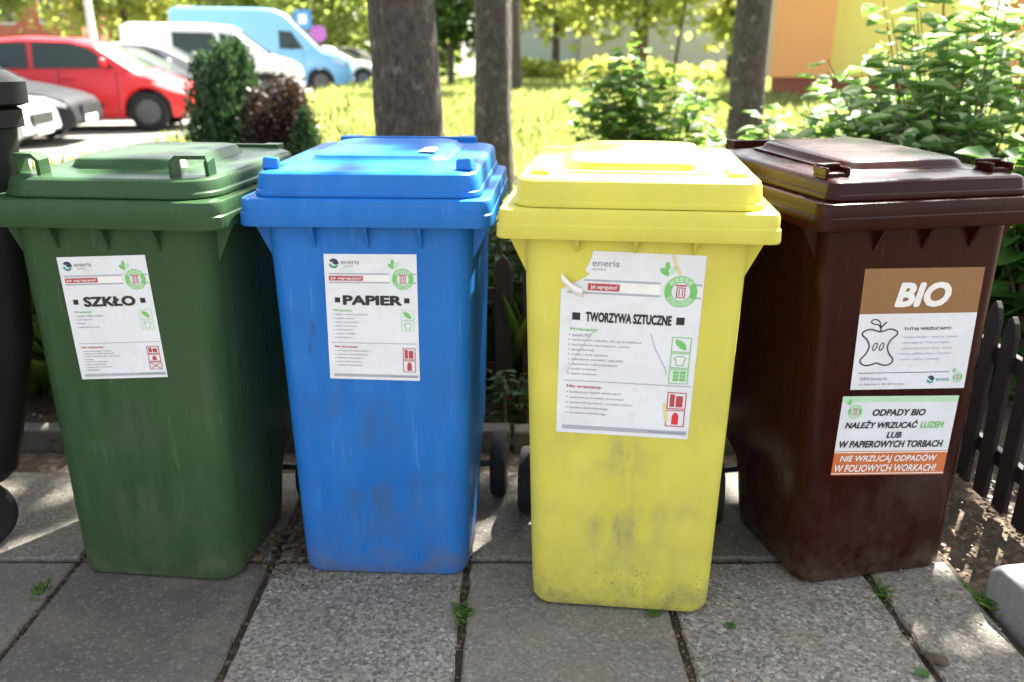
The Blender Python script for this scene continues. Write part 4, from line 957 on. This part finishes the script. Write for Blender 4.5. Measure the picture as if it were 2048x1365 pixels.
    g = G(); g.box((-.008, 0, sill + .27), (.03, W * .40, .13)); g.build('grille', M['trim'], root, smooth=False)
    g = G()
    for s_ in (-1, 1): g.box((L * .52, s_ * (hw + .004), sill + .22), (L * .36, .02, .06))
    bevel(g.build('side_moulding', M[bumper], root), .008)
    return root
hatch_deck = [(0, .42), (.03, .60), (.10, .70), (.3, .78), (.65, .90), (1.0, .98), (1.5, .99), (3.6, 1.0), (3.9, .98), (4.05, .75), (4.1, .5)]
hatch_roof = [(.75, .93), (1.46, 1.40), (1.8, 1.48), (2.6, 1.51), (3.3, 1.46), (3.7, 1.36), (3.98, .98)]
hatch_win = [[(1.15, 1.02), (1.55, 1.33), (1.85, 1.41), (2.42, 1.43), (2.42, 1.02)], [(2.50, 1.02), (2.50, 1.42), (3.05, 1.42), (3.32, 1.37), (3.38, 1.04)], [(3.46, 1.06), (3.42, 1.34), (3.62, 1.28), (3.74, 1.10)]]
low_deck = [(0, .40), (.03, .56), (.10, .64), (.3, .71), (.8, .82), (1.2, .89), (1.6, .92), (3.9, .95), (4.3, .92), (4.45, .7), (4.5, .5)]
low_roof = [(1.05, .87), (1.95, 1.32), (2.3, 1.40), (2.8, 1.43), (3.4, 1.38), (3.9, 1.22), (4.3, .93)]
low_win = [[(1.70, .96), (2.08, 1.27), (2.35, 1.335), (2.62, 1.35), (2.62, .97)], [(2.70, .97), (2.70, 1.35), (3.2, 1.33), (3.55, 1.23), (3.75, 1.0)]]
van_deck = [(0, .5), (.03, .75), (.10, .88), (.35, 1.02), (.85, 1.13), (1.2, 1.16), (5.05, 1.16), (5.1, .8)]
van_roof = [(.75, 1.10), (1.75, 1.78), (2.0, 1.89), (2.6, 1.95), (4.8, 1.97), (5.0, 1.90), (5.05, 1.2)]
van_win = [[(1.45, 1.19), (1.86, 1.66), (2.22, 1.72), (2.22, 1.19)], [(2.38, 1.22), (2.38, 1.72), (3.55, 1.74), (3.55, 1.22)]]
spr_deck = [(0, .5), (.03, .80), (.12, .98), (.45, 1.12), (1.0, 1.24), (1.35, 1.27), (5.85, 1.27), (5.9, .8)]
spr_roof = [(.85, 1.18), (1.75, 2.0), (2.1, 2.32), (2.5, 2.46), (3.0, 2.50), (5.6, 2.52), (5.82, 2.44), (5.86, 1.3)]
spr_win = [[(1.55, 1.32), (1.92, 1.83), (2.35, 1.86), (2.35, 1.32)]]
def sx(P, k): return [(x * k, z) for x, z in P]
van_deck, van_roof, van_win = sx(van_deck, .89), sx(van_roof, .89), [sx(p, .89) for p in van_win]
spr_deck, spr_roof, spr_win = sx(spr_deck, .91), sx(spr_roof, .91), [sx(p, .91) for p in spr_win]
car('parked_car', 'red hatchback with its nose to the right, in front of the dark car', 'car', (-5.55, 15.9, 0), 8, 4.1, 1.72, 'red', hatch_deck, hatch_roof, hatch_win, (.70, 3.30), .32, wsx=(.85, 1.42), rear=(3.72, 3.95))
car('parked_car', 'pale silver car nearest the bins, only its rounded nose showing', 'car', (-6.02, 11.35, 0), 8, 4.2, 1.74, 'silver', low_deck, low_roof, low_win, (.85, 3.4), .31, wsx=(1.15, 1.92), rear=(3.95, 4.25))
car('parked_car', 'black car between the silver car and the red hatchback', 'car', (-6.35, 13.35, 0), 8, 4.3, 1.74, 'black', low_deck, low_roof, low_win, (.85, 3.4), .31, wsx=(1.15, 1.92), rear=(3.95, 4.25))
car('parked_car', 'dark car with a silver roof behind the red hatchback', 'car', (-5.9, 19.0, 0), 8, 4.4, 1.76, 'black', low_deck, low_roof, low_win, (.88, 3.5), .32, wsx=(1.15, 1.92), rear=(3.95, 4.25))
car('parked_car', 'silver grey car between the dark car and the white van', 'car', (-6.1, 21.6, 0), 8, 4.4, 1.76, 'greypaint', low_deck, [(x, z + .05) for x, z in low_roof], low_win, (.88, 3.5), .32, wsx=(1.15, 1.92), rear=(3.95, 4.25))
car('parked_van', 'white van with one long side window, parked in front of the taller blue van', 'van', (-5.8, 24.9, 0), 8, 4.55, 1.92, 'white', van_deck, van_roof, van_win, (.86, 3.6), .34, .26, .10, wsx=(.76, 1.53), boxy=.05, group='vans parked at the far end of the row')
car('parked_van', 'tall light blue van with windowless side panels', 'van', (-5.1, 28.9, 0), 8, 5.38, 1.96, 'sky', spr_deck, spr_roof, spr_win, (.96, 4.2), .36, .28, .07, wsx=(.87, 1.82), boxy=.05, group='vans parked at the far end of the row')
car('parked_car', 'white car beyond the nose of the blue van', 'car', (-4.4, 33.0, 0), -3, 4.4, 1.76, 'white', low_deck, low_roof, low_win, (.88, 3.5), .32, wsx=(1.15, 1.92), rear=(3.95, 4.25))
car('parked_car', 'pale car farthest off beside the thick trunk', 'car', (-4.0, 36.2, 0), -3, 4.4, 1.76, 'beige', low_deck, low_roof, low_win, (.88, 3.5), .32, wsx=(1.15, 1.92), rear=(3.95, 4.25))
car('parked_car', 'beige car seen over the roof of the red hatchback', 'car', (-12.0, 27.5, 0), 178, 4.3, 1.76, 'beige', low_deck, [(x, z + .06) for x, z in low_roof], low_win, (.88, 3.5), .32, wsx=(1.15, 1.92), rear=(3.95, 4.25))
car('parked_car', 'white car at the far left behind the red hatchback', 'car', (-16.6, 26.5, 0), 176, 4.3, 1.76, 'white', low_deck, [(x, z + .06) for x, z in low_roof], low_win, (.88, 3.5), .32, wsx=(1.15, 1.92), rear=(3.95, 4.25))
